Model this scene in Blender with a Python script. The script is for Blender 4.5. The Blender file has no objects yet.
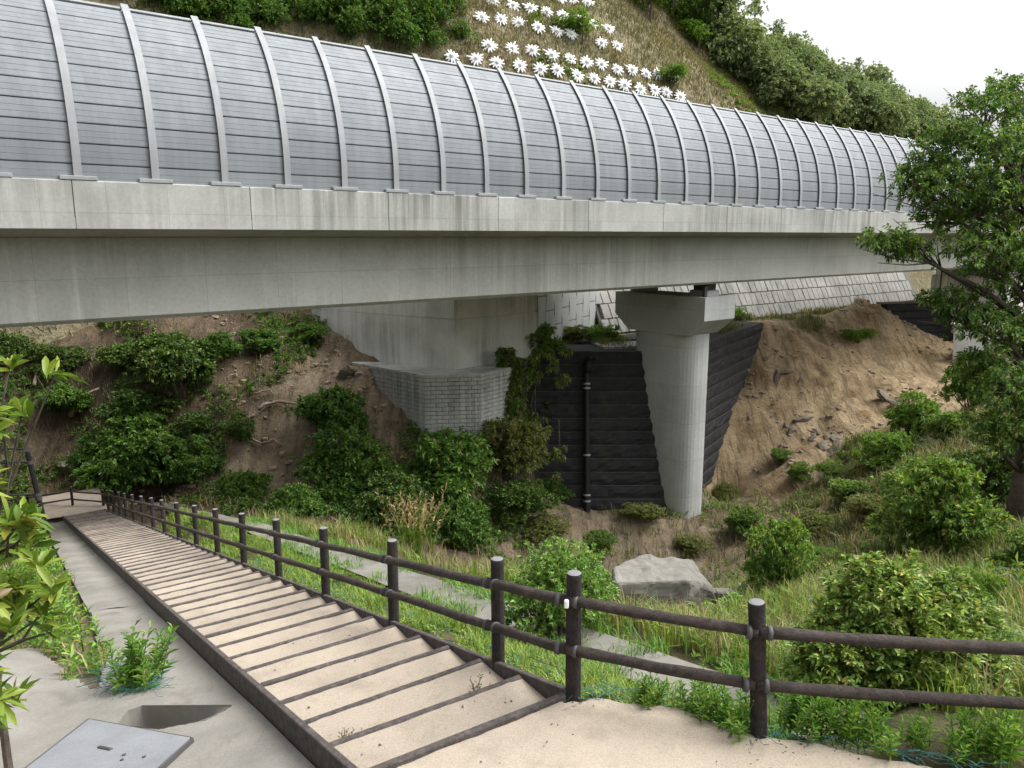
import bpy, bmesh, math, random
import numpy as np
from mathutils import Matrix, Vector

# ------------------------------------------------------------------ camera, sky, sun, exposure
F_PX, HORIZON = 780.0, 236.0
PITCH = math.atan((384 - HORIZON) / F_PX)
scene = bpy.context.scene
col = scene.collection
cam_d = bpy.data.cameras.new("camera")
cam = bpy.data.objects.new("camera", cam_d)
col.objects.link(cam)
cam.location = (0, 0, 0)
cam.rotation_euler = (math.pi / 2 - PITCH, 0, 0)
cam_d.sensor_width = 36.0
cam_d.lens = F_PX / 1024 * 36.0
cam_d.clip_start, cam_d.clip_end = 0.05, 6000
scene.camera = cam

SUN_EL, SUN_AZ = math.radians(56), math.radians(84)   # veiled sun high on the right; azimuth clockwise from +Y
world = bpy.data.worlds.new("World")
scene.world = world
world.use_nodes = True
wn = world.node_tree.nodes
wl = world.node_tree.links
sky = wn.new("ShaderNodeTexSky")
sky.sky_type = 'NISHITA'
sky.sun_disc = False
sky.sun_elevation = SUN_EL
sky.sun_rotation = SUN_AZ
sky.air_density, sky.dust_density, sky.ozone_density = 1.0, 8.0, 1.0
hs = wn.new("ShaderNodeHueSaturation")
hs.inputs["Saturation"].default_value = 0.13
wl.new(sky.outputs[0], hs.inputs["Color"])
bg = wn["Background"]
bg.inputs[1].default_value = 0.15
wl.new(hs.outputs[0], bg.inputs[0])

sun_d = bpy.data.lights.new("sun", 'SUN')
sun_d.energy = 0.55
sun_d.angle = math.radians(50)
sun_d.color = (1.0, 0.97, 0.92)
sun = bpy.data.objects.new("sun", sun_d)
col.objects.link(sun)
sun.rotation_euler = Vector((-math.sin(SUN_AZ) * math.cos(SUN_EL), -math.cos(SUN_AZ) * math.cos(SUN_EL),
                             -math.sin(SUN_EL))).to_track_quat('-Z', 'Y').to_euler()
vs = scene.view_settings
vs.view_transform = 'Standard'
vs.look = 'None'
vs.exposure = 1.12
vs.gamma = 1.0
vs.use_curve_mapping = False
scene.render.engine = 'CYCLES'
cy = scene.cycles
cy.use_denoising = True
cy.max_bounces, cy.diffuse_bounces, cy.glossy_bounces, cy.transmission_bounces = 6, 4, 2, 3
cy.use_adaptive_sampling = True

# ------------------------------------------------------------------ maths helpers
cP, sP = math.cos(PITCH), math.sin(PITCH)
def ray(x, y):
    u = (x - 512) / F_PX; v = (384 - y) / F_PX
    return np.array([u, cP + v * sP, -sP + v * cP])
def at(x, y, d): return ray(x, y) * d
def onz(x, y, z):
    r = ray(x, y); return r * (z / r[2])
def ony(x, y, Y):
    r = ray(x, y); return r * (Y / r[1])
def onplane(x, y, p, n):
    r = ray(x, y); return r * (np.dot(p, n) / np.dot(r, n))
_r = ray(1486, 240)
BA = math.atan2(_r[0], _r[1])                    # bridge azimuth
BD = np.array([math.sin(BA), math.cos(BA), 0.0])  # along the bridge
BN = np.array([-math.cos(BA), math.sin(BA), 0.0]) # across it, away from the viewer
BROT = math.pi / 2 - BA
def br(s, w, z): return BD * s + BN * w + np.array([0, 0, z])

# stairs frame: t along the descent (horizontal metres), q to the side, fence on q=0
SP0 = at(498.5, 662, 6.19)
_v = ray(15, 474)
SH = np.array([_v[0], _v[1]]) / math.hypot(_v[0], _v[1])
SLOPE = 0.26
SL = np.array([-SH[1], SH[0]])
SROT = math.atan2(SH[1], SH[0])
T_TOP, N_STEP, STEP = -0.94, 58, 0.55
def stp(t, q, dz=0.0):
    return np.array([SP0[0] + SH[0] * t + SL[0] * q, SP0[1] + SH[1] * t + SL[1] * q, SP0[2] - SLOPE * t + dz])
def tq(x, y):
    dx, dy = x - SP0[0], y - SP0[1]
    return dx * SH[0] + dy * SH[1], dx * SL[0] + dy * SL[1]
_pn = np.cross(np.array([SH[0], SH[1], -SLOPE]), np.array([SL[0], SL[1], 0]))
def onstairs(x, y, off=0.0):
    P = onplane(x, y, SP0 + np.array([0, 0, off]), _pn)
    return tq(P[0], P[1])
PLATEAU = -3.08

_tab = np.random.RandomState(7).rand(512, 512)
def vnoise(x, y):
    xi = np.floor(x).astype(int); yi = np.floor(y).astype(int)
    fx = x - xi; fy = y - yi
    fx = fx * fx * (3 - 2 * fx); fy = fy * fy * (3 - 2 * fy)
    a = _tab[xi % 512, yi % 512]; b = _tab[(xi + 1) % 512, yi % 512]
    c = _tab[xi % 512, (yi + 1) % 512]; d = _tab[(xi + 1) % 512, (yi + 1) % 512]
    return (a * (1 - fx) + b * fx) * (1 - fy) + (c * (1 - fx) + d * fx) * fy - 0.5
def fbm(x, y, o=4):
    r = 0; a = 1.0
    for k in range(o):
        r = r + a * vnoise(x * 2 ** k + 17 * k, y * 2 ** k + 31 * k); a *= 0.5
    return r

# ------------------------------------------------------------------ mesh helpers
def link_mesh(name, me, mat, parent=None):
    o = bpy.data.objects.new(name, me)
    col.objects.link(o)
    if mat is not None and len(me.materials) == 0: me.materials.append(mat)
    if parent is not None: o.parent = parent
    return o
def make_mesh(name, V, F, mat=None, smooth=False):
    me = bpy.data.meshes.new(name)
    V = np.asarray(V, dtype=np.float32).reshape(-1, 3)
    if isinstance(F, np.ndarray) and F.ndim == 2:
        n, k = F.shape
        me.vertices.add(len(V)); me.vertices.foreach_set("co", V.ravel())
        me.loops.add(n * k); me.loops.foreach_set("vertex_index", F.astype(np.int32).ravel())
        me.polygons.add(n); me.polygons.foreach_set("loop_start", np.arange(0, n * k, k, dtype=np.int32))
        me.update(calc_edges=True)
    else:
        me.from_pydata([tuple(map(float, v)) for v in V], [], [tuple(map(int, f)) for f in F])
        me.update()
    if smooth: me.polygons.foreach_set("use_smooth", np.ones(len(me.polygons), dtype=bool))
    if mat is not None: me.materials.append(mat)
    return me
def obj(name, V, F, mat, parent=None, smooth=False):
    return link_mesh(name, make_mesh(name, V, F, mat, smooth), mat, parent)
def tag(o, label, cat, group=None, kind=None):
    if label: o["label"] = label
    if cat: o["category"] = cat
    if group: o["group"] = group
    if kind: o["kind"] = kind
    return o
def struct(o):
    o["kind"] = "structure"; return o
def stuff(o, label=None, cat=None):
    o["kind"] = "stuff"
    if label: o["label"] = label
    if cat: o["category"] = cat
    return o
def thing(name, label, cat, loc=(0, 0, 0), rotz=0.0, group=None):
    o = bpy.data.objects.new(name, None)
    o.empty_display_size = 0.2
    col.objects.link(o)
    o.location = tuple(float(v) for v in loc); o.rotation_euler = (0, 0, rotz)
    return tag(o, label, cat, group)
class MB:
    """collects vertices and faces of one mesh"""
    def __init__(s): s.V = []; s.F = []
    def add(s, V, F):
        k = len(s.V); s.V += [tuple(map(float, v)) for v in V]; s.F += [tuple(int(i) + k for i in f) for f in F]
        return s
    def build(s, name, mat, parent=None, smooth=False): return obj(name, s.V, s.F, mat, parent, smooth)
    def mesh(s, name, mat, smooth=False): return make_mesh(name, s.V, s.F, mat, smooth)
def cbox(sx, sy, sz, b=0.01, c=(0, 0, 0)):
    """box with chamfered edges, centred on c"""
    h = np.array([sx, sy, sz]) / 2; b = min(b, *(h * 0.49))
    V = []; idx = {}
    for i, X in enumerate((-1, 1)):
        for j, Y in enumerate((-1, 1)):
            for k, Z in enumerate((-1, 1)):
                sg = np.array([X, Y, Z])
                for ax in range(3):
                    p = sg * (h - b); p[ax] = sg[ax] * h[ax]
                    idx[(i, j, k, ax)] = len(V); V.append(p + np.array(c))
    F = []
    for ax in range(3):
        o1, o2 = (ax + 1) % 3, (ax + 2) % 3
        for sgn in (0, 1):
            q = []
            for a1, a2 in ((0, 0), (1, 0), (1, 1), (0, 1)):
                key = [0, 0, 0]; key[ax] = sgn; key[o1] = a1; key[o2] = a2
                q.append(idx[(key[0], key[1], key[2], ax)])
            F.append(q if sgn else q[::-1])
        for a1 in (0, 1):
            for a2 in (0, 1):
                q = []
                for e in (0, 1):
                    key = [0, 0, 0]; key[ax] = e; key[o1] = a1; key[o2] = a2
                    q.append((idx[(*key, o1)], idx[(*key, o2)]))
                f = [q[0][0], q[1][0], q[1][1], q[0][1]]
                F.append(f if (a1 == a2) else f[::-1])
    for i in (0, 1):
        for j in (0, 1):
            for k in (0, 1):
                f = [idx[(i, j, k, 0)], idx[(i, j, k, 1)], idx[(i, j, k, 2)]]
                F.append(f if (i + j + k) % 2 else f[::-1])
    return np.array(V), F
def xf(V, origin, ex, ey, ez):
    V = np.asarray(V, float)
    return np.asarray(origin) + V[:, :1] * np.asarray(ex) + V[:, 1:2] * np.asarray(ey) + V[:, 2:3] * np.asarray(ez)
def tube(pts, rad, n=8, caps=True, wob=0.0, rng=None):
    pts = np.asarray(pts, float); m = len(pts)
    rad = np.full(m, rad) if np.isscalar(rad) else np.asarray(rad, float)
    V = []; F = []
    ref = np.array([0.13, 0.21, 0.97])
    for i in range(m):
        a = pts[min(i + 1, m - 1)] - pts[max(i - 1, 0)]; a = a / (np.linalg.norm(a) + 1e-9)
        r = ref if abs(a @ ref) < 0.9 else np.array([1.0, 0.1, 0])
        u = np.cross(a, r); u /= np.linalg.norm(u); w = np.cross(a, u)
        for k in range(n):
            an = 2 * math.pi * k / n
            rr = rad[i] * (1 + (wob * (rng.rand() - 0.5) if rng is not None else 0))
            V.append(pts[i] + (u * math.cos(an) + w * math.sin(an)) * rr)
    for i in range(m - 1):
        for k in range(n):
            F.append((i * n + k, i * n + (k + 1) % n, (i + 1) * n + (k + 1) % n, (i + 1) * n + k))
    if caps:
        F.append(tuple(range(n - 1, -1, -1))); F.append(tuple((m - 1) * n + k for k in range(n)))
    return V, F
def prism(poly, z0, z1):
    """vertical prism over a counter-clockwise polygon"""
    n = len(poly)
    V = [(p[0], p[1], z0) for p in poly] + [(p[0], p[1], z1) for p in poly]
    F = [tuple(range(n - 1, -1, -1)), tuple(range(n, 2 * n))]
    F += [(i, (i + 1) % n, n + (i + 1) % n, n + i) for i in range(n)]
    return V, F
def extrude(prof, x0, x1):
    """profile of (y, z) swept along x"""
    n = len(prof)
    V = [(x0, p[0], p[1]) for p in prof] + [(x1, p[0], p[1]) for p in prof]
    F = [tuple(range(n)), tuple(range(2 * n - 1, n - 1, -1))]
    F += [(i, n + i, n + (i + 1) % n, (i + 1) % n) for i in range(n)]
    return V, F
def fix_normals(o):
    bm = bmesh.new(); bm.from_mesh(o.data); bmesh.ops.recalc_face_normals(bm, faces=bm.faces); bm.to_mesh(o.data); bm.free()
    return o

# ------------------------------------------------------------------ materials
class NT:
    def __init__(s, name):
        s.m = bpy.data.materials.new(name); s.m.use_nodes = True
        s.t = s.m.node_tree; s.n = s.t.nodes; s.l = s.t.links
        s.b = s.n["Principled BSDF"]; s.out = s.n["Material Output"]
    def new(s, typ, **kw):
        nd = s.n.new(typ)
        for k, v in kw.items():
            if k.startswith("i_"): nd.inputs[k[2:].replace("_", " ")].default_value = v
            else: setattr(nd, k, v)
        return nd
    def pos(s, scale=(1, 1, 1), rot=(0, 0, 0), obj_space=False):
        if obj_space: src = s.new("ShaderNodeTexCoord").outputs["Object"]
        else: src = s.new("ShaderNodeNewGeometry").outputs["Position"]
        mp = s.new("ShaderNodeMapping")
        mp.inputs["Scale"].default_value = scale; mp.inputs["Rotation"].default_value = rot
        s.l.new(src, mp.inputs[0]); return mp.outputs[0]
    def noise(s, scale, detail=5, rough=0.6, vec=None, dist=0.0):
        nd = s.new("ShaderNodeTexNoise"); nd.inputs["Scale"].default_value = scale
        nd.inputs["Detail"].default_value = detail; nd.inputs["Roughness"].default_value = rough
        nd.inputs["Distortion"].default_value = dist
        s.l.new(vec if vec is not None else s.pos(), nd.inputs["Vector"]); return nd.outputs[0]
    def ramp(s, fac, stops):
        nd = s.new("ShaderNodeValToRGB"); e = nd.color_ramp.elements
        while len(e) < len(stops): e.new(0.5)
        for el, (p, c) in zip(e, stops):
            el.position = p; el.color = (*c, 1) if not np.isscalar(c) else (c, c, c, 1)
        s.l.new(fac, nd.inputs[0]); return nd.outputs[0]
    def mix(s, fac, a, b, mode='MIX'):
        nd = s.new("ShaderNodeMix", data_type='RGBA', blend_type=mode)
        for sock, v in ((nd.inputs[0], fac), (nd.inputs[6], a), (nd.inputs[7], b)):
            if isinstance(v, bpy.types.NodeSocket): s.l.new(v, sock)
            elif np.isscalar(v): sock.default_value = v
            else: sock.default_value = (*v, 1)
        return nd.outputs[2]
    def math(s, op, a, b=0.0):
        nd = s.new("ShaderNodeMath", operation=op)
        for k, v in ((0, a), (1, b)):
            if isinstance(v, bpy.types.NodeSocket): s.l.new(v, nd.inputs[k])
            else: nd.inputs[k].default_value = v
        return nd.outputs[0]
    def bump(s, h, strength=0.3, dist=0.02):
        nd = s.new("ShaderNodeBump"); nd.inputs["Strength"].default_value = strength; nd.inputs["Distance"].default_value = dist
        s.l.new(h, nd.inputs["Height"]); s.l.new(nd.outputs[0], s.b.inputs["Normal"])
    def fin(s, color=None, rough=0.8, metal=0.0, spec=0.3):
        if color is not None:
            if isinstance(color, bpy.types.NodeSocket): s.l.new(color, s.b.inputs["Base Color"])
            else: s.b.inputs["Base Color"].default_value = (*color, 1)
        if isinstance(rough, bpy.types.NodeSocket): s.l.new(rough, s.b.inputs["Roughness"])
        else: s.b.inputs["Roughness"].default_value = rough
        s.b.inputs["Metallic"].default_value = metal
        s.b.inputs["Specular IOR Level"].default_value = spec
        return s.m

def concrete(name, base, stain=0.5, streak=0.6, forms=None, mottled=0.25, bump=0.15):
    """weathered concrete: cloudy tone, dark rain streaks, optional form-panel lines (w, h, along-axis)"""
    k = NT(name)
    b = np.array(base)
    c = k.ramp(k.noise(0.55, 6, 0.62), [(0.25, tuple(b * (1 - mottled))), (0.5, tuple(b)), (0.75, tuple(b * (1 + mottled * 0.6)))])
    fine = k.ramp(k.noise(9, 6, 0.7), [(0.3, 0.78), (0.7, 1.12)])
    c = k.mix(0.6, c, fine, 'MULTIPLY')
    if streak:
        sv = k.pos((2.6, 2.6, 0.10))
        st = k.ramp(k.noise(1.0, 6, 0.7, sv), [(0.38, 0.0), (0.60, 1.0)])
        patch = k.ramp(k.noise(0.22, 3, 0.5), [(0.38, 0.0), (0.66, 1.0)])
        fac = k.math('MULTIPLY', k.math('MULTIPLY', st, patch), streak)
        c = k.mix(fac, c, tuple(b * 0.38 * np.array([0.97, 1.0, 0.93])))
        lv = k.pos((4.0, 4.0, 0.16))
        lt = k.ramp(k.noise(1.0, 4, 0.6, lv), [(0.60, 0.0), (0.74, 1.0)])
        c = k.mix(k.math('MULTIPLY', lt, 0.35), c, tuple(np.minimum(b * 1.45, 0.8)))
    if forms:
        br_ = k.new("ShaderNodeTexBrick"); br_.offset = 0.0
        br_.inputs["Scale"].default_value = 1.0
        br_.inputs["Brick Width"].default_value = forms[0]; br_.inputs["Row Height"].default_value = forms[1]
        br_.inputs["Mortar Size"].default_value = 0.014; br_.inputs["Mortar Smooth"].default_value = 0.6
        tc = k.new("ShaderNodeTexCoord")
        sep = k.new("ShaderNodeSeparateXYZ"); k.l.new(tc.outputs["Object"], sep.inputs[0])
        cmb = k.new("ShaderNodeCombineXYZ"); k.l.new(sep.outputs[forms[2]], cmb.inputs[0]); k.l.new(k.math('ADD', sep.outputs[2], forms[3] if len(forms) > 3 else 0.0), cmb.inputs[1])
        k.l.new(cmb.outputs[0], br_.inputs["Vector"])
        br_.inputs["Color1"].default_value = (0.94, 0.94, 0.94, 1); br_.inputs["Color2"].default_value = (1.06, 1.06, 1.06, 1)
        br_.inputs["Mortar"].default_value = (0.74, 0.74, 0.74, 1)
        c = k.mix(0.85, c, br_.outputs[0], 'MULTIPLY')
    k.bump(k.noise(28, 5, 0.7), bump, 0.02)
    return k.fin(c, 0.88, 0, 0.25)

def earthy(name, stops, scale=0.8, fine=6.0, bump=0.7, dist=0.12, rough=0.95, speck=None, scale2=None):
    k = NT(name)
    n1 = k.noise(scale, 8, 0.68, dist=0.4)
    c = k.ramp(n1, stops)
    f = k.ramp(k.noise(fine, 7, 0.72), [(0.28, 0.62), (0.5, 0.98), (0.72, 1.28)])
    c = k.mix(0.85, c, f, 'MULTIPLY')
    if speck:
        v = k.new("ShaderNodeTexVoronoi"); v.inputs["Scale"].default_value = speck[0]; k.l.new(k.pos(), v.inputs["Vector"])
        m = k.ramp(v.outputs["Distance"], [(0.10, 1.0), (0.22, 0.0)])
        pm = k.ramp(k.noise(1.7, 4), [(0.45, 0.0), (0.6, 1.0)])
        c = k.mix(k.math('MULTIPLY', k.math('MULTIPLY', m, pm), speck[2]), c, speck[1])
    k.bump(k.noise(fine * 1.4, 8, 0.75), bump, dist)
    return k.fin(c, rough, 0, 0.15)

def foliage(name, dark, mid, light, trans=0.35, rough=0.5, hueclump=0.6):
    """leaf: every leaf its own tone, larger clumps lighter and darker, light shining through"""
    k = NT(name)
    g = k.new("ShaderNodeNewGeometry")
    c = k.ramp(g.outputs["Random Per Island"], [(0.0, dark), (0.45, mid), (0.93, light), (0.965, (light[0] * 1.25, light[1] * 0.85, light[2] * 1.1)), (1.0, (0.16, 0.11, 0.055))])
    oi = k.new("ShaderNodeObjectInfo")
    c = k.mix(0.5, c, k.ramp(oi.outputs["Random"], [(0.0, (0.78, 0.82, 0.8)), (1.0, (1.2, 1.15, 1.0))]), 'MULTIPLY')
    cl = k.ramp(k.noise(hueclump, 3, 0.6), [(0.3, (0.72, 0.80, 0.82)), (0.7, (1.25, 1.15, 0.95))])
    c = k.mix(0.7, c, cl, 'MULTIPLY')
    k.fin(c, rough, 0, 0.3)
    tr = k.new("ShaderNodeBsdfTranslucent")
    k.l.new(k.mix(1.0, c, (1.25, 1.3, 0.7), 'MULTIPLY'), tr.inputs["Color"])
    ms = k.new("ShaderNodeMixShader"); ms.inputs[0].default_value = trans
    k.l.new(k.b.outputs[0], ms.inputs[1]); k.l.new(tr.outputs[0], ms.inputs[2]); k.l.new(ms.outputs[0], k.out.inputs[0])
    return k.m

M = {}
M['parapet'] = concrete('parapet_concrete', (0.40, 0.405, 0.385), streak=0.95, forms=(1.63, 0.9, 0, 0.27), mottled=0.16)
M['girder'] = concrete('girder_concrete', (0.365, 0.372, 0.345), streak=0.45, forms=(2.4, 1.25, 0), mottled=0.12)
M['pier'] = concrete('pier_concrete', (0.36, 0.37, 0.36), streak=0.45, forms=(1.9, 2.2, 0), mottled=0.14)
M['abut'] = concrete('abutment_concrete', (0.60, 0.60, 0.57), streak=0.95, mottled=0.2)
M['block'] = concrete('block_concrete', (0.40, 0.41, 0.38), streak=1.0, mottled=0.3)
M['panelc'] = concrete('panel_concrete', (0.42, 0.43, 0.42), streak=0.5, mottled=0.15)
M['frame'] = concrete('slope_frame_concrete', (0.31, 0.305, 0.285), streak=0.8, mottled=0.3)
M['oldconc'] = concrete('weathered_concrete', (0.20, 0.19, 0.168), streak=0.5, mottled=0.3)
M['joint'] = NT('joint_dark').fin((0.07, 0.07, 0.065), 0.95)
def _apron():
    k = NT('apron_concrete')
    c = k.ramp(k.noise(0.9, 7, 0.65), [(0.25, (0.145, 0.138, 0.122)), (0.5, (0.22, 0.208, 0.186)), (0.75, (0.285, 0.27, 0.242))])
    agg = k.ramp(k.noise(55, 4, 0.8), [(0.3, 0.72), (0.7, 1.2)])
    c = k.mix(0.8, c, agg, 'MULTIPLY')
    st = k.ramp(k.noise(2.3, 5, 0.7, k.pos((1, 0.5, 1), (0, 0, 0.6))), [(0.56, 0.0), (0.72, 1.0)])
    c = k.mix(k.math('MULTIPLY', st, 0.6), c, (0.10, 0.09, 0.072))
    cr = k.new('ShaderNodeTexVoronoi', feature='DISTANCE_TO_EDGE'); cr.inputs['Scale'].default_value = 0.9; k.l.new(k.pos(), cr.inputs['Vector'])
    c = k.mix(k.ramp(cr.outputs['Distance'], [(0.002, 0.12), (0.005, 0.0)]), c, (0.07, 0.065, 0.055))
    k.bump(k.noise(70, 4, 0.8), 0.35, 0.01)
    return k.fin(c, 0.92, 0, 0.2)
M['apron'] = _apron()
def _sand(name, base):
    k = NT(name); b = np.array(base)
    c = k.ramp(k.noise(1.3, 7, 0.65), [(0.25, tuple(b * 0.82)), (0.5, tuple(b)), (0.8, tuple(np.minimum(b * 1.14, 0.8)))])
    gr = k.ramp(k.noise(90, 3, 0.9), [(0.25, 0.55), (0.5, 1.0), (0.75, 1.35)])
    c = k.mix(0.85, c, gr, 'MULTIPLY')
    oi = k.new('ShaderNodeObjectInfo'); c = k.mix(0.8, c, k.ramp(oi.outputs['Random'], [(0.0, (0.88, 0.88, 0.89)), (1.0, (1.1, 1.1, 1.08))]), 'MULTIPLY')
    damp = k.ramp(k.noise(3.1, 6, 0.75), [(0.52, 0.0), (0.70, 1.0)])
    c = k.mix(k.math('MULTIPLY', damp, 0.55), c, tuple(b * 0.62))
    k.bump(k.math('ADD', k.noise(110, 3, 0.8), k.noise(14, 5, 0.7)), 0.45, 0.012)
    return k.fin(c, 0.95, 0, 0.15)
M['sand'] = _sand('decomposed_granite', (0.33, 0.283, 0.226))
def _brownplastic(name, base, rib):
    k = NT(name); b = np.array(base)
    c = k.ramp(k.noise(16, 6, 0.75), [(0.3, tuple(b * 0.5)), (0.5, tuple(b)), (0.72, tuple(b * 1.9))])
    dust = k.ramp(k.noise(2.2, 5, 0.7), [(0.5, 0.0), (0.75, 1.0)])
    c = k.mix(k.math('MULTIPLY', dust, 0.16), c, (0.26, 0.22, 0.18))
    k.bump(k.noise(rib * 1.6, 5, 0.8), 1.0, 0.03)
    return k.fin(c, 0.75, 0, 0.3)
M['board'] = _brownplastic('brown_edge_board', (0.10, 0.085, 0.08), 30)
M['fence'] = _brownplastic('dark_brown_bark_post', (0.030, 0.024, 0.022), 26)
M['rail'] = _brownplastic('brown_bark_rail', (0.062, 0.048, 0.042), 34)
M['posttop'] = NT('post_top_sky_sheen').fin((0.17, 0.17, 0.175), 0.6)  # sky reflection on the post tops, painted in as a paler grey
M['clamp'] = NT('clamp_steel').fin((0.075, 0.072, 0.072), 0.6, 0.2)
def _barrier(name, base):
    k = NT(name); b = np.array(base)
    c = k.ramp(k.noise(0.5, 5, 0.6), [(0.3, tuple(b * 0.88)), (0.7, tuple(b * 1.1))])
    sc = k.ramp(k.noise(1.0, 5, 0.75, k.pos((0.35, 0.35, 14))), [(0.56, 0.0), (0.74, 1.0)])
    c = k.mix(k.math('MULTIPLY', sc, 0.22), c, tuple(np.minimum(b * 1.6, 0.8)))
    dk = k.ramp(k.noise(1.0, 6, 0.7, k.pos((3.2, 3.2, 0.22))), [(0.42, 1.0), (0.60, 0.0)])
    c = k.mix(k.math('MULTIPLY', dk, 0.22), c, tuple(b * 0.45))
    r = k.ramp(k.noise(2.2, 5, 0.7), [(0.3, 0.55), (0.7, 0.70)])
    return k.fin(c, r, 0.1, 0.3)
M['panel'] = _barrier('grey_blue_barrier_panel', (0.205, 0.222, 0.238))
M['galv'] = _barrier('galvanised_post', (0.29, 0.302, 0.315))
M['capstrip'] = _barrier('galvanised_cap', (0.27, 0.285, 0.30))
M['black'] = NT('black_rubber').fin((0.012, 0.012, 0.013), 0.55)
def _geo():
    k = NT('black_geotextile')
    c = k.ramp(k.noise(1.6, 7, 0.7), [(0.3, (0.010, 0.010, 0.012)), (0.6, (0.022, 0.022, 0.024)), (0.8, (0.06, 0.055, 0.046))])
    gr = k.ramp(k.noise(0.45, 5, 0.6), [(0.58, 0.0), (0.75, 1.0)])
    c = k.mix(k.math('MULTIPLY', gr, 0.45), c, (0.045, 0.05, 0.02))
    mv = k.pos((22, 22, 22)); w = k.new("ShaderNodeTexChecker"); w.inputs["Scale"].default_value = 1.0; k.l.new(mv, w.inputs[0])
    k.bump(k.math('ADD', k.noise(7, 5, 0.7), k.math('MULTIPLY', w.outputs[1], 0.1)), 0.6, 0.05)
    return k.fin(c, 0.75, 0, 0.3)
M['geo'] = _geo()
M['cellback'] = NT('frame_joint').fin((0.13, 0.127, 0.115), 0.95)
M['geoedge'] = NT('faded_mesh_edge').fin((0.07, 0.068, 0.062), 0.8)
M['bearing'] = NT('bearing_dark').fin((0.05, 0.05, 0.05), 0.7)
M['white'] = NT('white_painted_steel').fin((0.74, 0.75, 0.76), 0.6)
def _hatch():
    k = NT('galvanised_hatch')
    c = k.ramp(k.noise(3, 6, 0.7), [(0.3, (0.20, 0.21, 0.225)), (0.7, (0.27, 0.282, 0.30))])
    tc = k.pos((70, 70, 70), (0, 0, SROT)); v = k.new("ShaderNodeTexVoronoi"); v.inputs["Scale"].default_value = 1.0; k.l.new(tc, v.inputs["Vector"])
    c = k.mix(0.35, c, k.ramp(v.outputs["Distance"], [(0.2, 1.15), (0.6, 0.8)]), 'MULTIPLY')
    dirt = k.ramp(k.noise(7, 6, 0.75), [(0.55, 0.0), (0.8, 1.0)])
    c = k.mix(k.math('MULTIPLY', dirt, 0.4), c, (0.3, 0.27, 0.22))
    k.bump(v.outputs["Distance"], 0.4, 0.004)
    return k.fin(c, 0.6, 0.2, 0.4)
M['hatch'] = _hatch()
M['net'] = NT('blue_green_net').fin((0.035, 0.11, 0.11), 0.8)
M['bark'] = earthy('bark', [(0.3, (0.055, 0.045, 0.036)), (0.6, (0.12, 0.10, 0.08)), (0.8, (0.2, 0.175, 0.14))], 3, 14, 0.8, 0.03)
M['root'] = earthy('dead_root', [(0.3, (0.16, 0.12, 0.085)), (0.7, (0.32, 0.26, 0.2))], 3, 14, 0.8, 0.03)
M['rock'] = earthy('rock', [(0.3, (0.09, 0.078, 0.06)), (0.7, (0.21, 0.18, 0.14))], 2, 8, 0.8, 0.05)
M['leaf_fore'] = foliage('leaf_foreground', (0.043, 0.090, 0.014), (0.103, 0.179, 0.024), (0.257, 0.328, 0.056), 0.35, 0.35, 2.2)
M['leaf_round'] = foliage('leaf_round_bush', (0.053, 0.124, 0.028), (0.130, 0.253, 0.053), (0.304, 0.464, 0.110), 0.3, 0.45, 2.0)
M['leaf_big'] = foliage('leaf_large_bush', (0.057, 0.118, 0.027), (0.144, 0.243, 0.050), (0.359, 0.446, 0.125), 0.3, 0.45, 1.6)
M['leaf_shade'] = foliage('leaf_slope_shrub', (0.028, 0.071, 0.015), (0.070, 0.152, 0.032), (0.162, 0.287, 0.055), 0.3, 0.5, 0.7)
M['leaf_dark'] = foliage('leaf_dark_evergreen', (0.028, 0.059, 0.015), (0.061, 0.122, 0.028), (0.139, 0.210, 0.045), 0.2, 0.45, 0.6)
M['leaf_tree'] = foliage('leaf_tree', (0.041, 0.092, 0.023), (0.103, 0.196, 0.043), (0.274, 0.374, 0.083), 0.35, 0.5, 0.45)
M['leaf_crown'] = foliage('leaf_crown', (0.030, 0.072, 0.020), (0.074, 0.153, 0.037), (0.197, 0.292, 0.071), 0.35, 0.5, 0.45)
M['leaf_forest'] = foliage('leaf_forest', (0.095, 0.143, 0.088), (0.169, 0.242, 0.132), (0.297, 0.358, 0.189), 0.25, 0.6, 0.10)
M['leaf_lime'] = foliage('leaf_fresh', (0.06, 0.13, 0.02), (0.12, 0.23, 0.035), (0.22, 0.34, 0.06), 0.35, 0.5, 0.8)
M['leaf_olive'] = foliage('leaf_olive', (0.068, 0.088, 0.027), (0.128, 0.158, 0.045), (0.225, 0.240, 0.075), 0.3, 0.6, 0.8)
M['weed'] = foliage('weed_leaf', (0.055, 0.14, 0.022), (0.13, 0.27, 0.04), (0.24, 0.40, 0.08), 0.35, 0.5, 2.5)
M['grass'] = foliage('grass_green', (0.069, 0.143, 0.022), (0.150, 0.249, 0.044), (0.300, 0.380, 0.099), 0.35, 0.6, 1.2)
M['grass_dry'] = foliage('grass_dry', (0.120, 0.105, 0.045), (0.220, 0.190, 0.100), (0.360, 0.310, 0.190), 0.3, 0.8, 0.35)
M['grass_slope'] = foliage('grass_slope', (0.090, 0.094, 0.047), (0.179, 0.166, 0.096), (0.285, 0.260, 0.173), 0.2, 0.85, 0.12)
M['grass_far'] = foliage('grass_far', (0.056, 0.090, 0.025), (0.106, 0.138, 0.043), (0.200, 0.200, 0.088), 0.3, 0.7, 0.4)
M['plume'] = foliage('plume', (0.30, 0.22, 0.13), (0.42, 0.33, 0.2), (0.55, 0.45, 0.3), 0.3, 0.8, 1.0)
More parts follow.
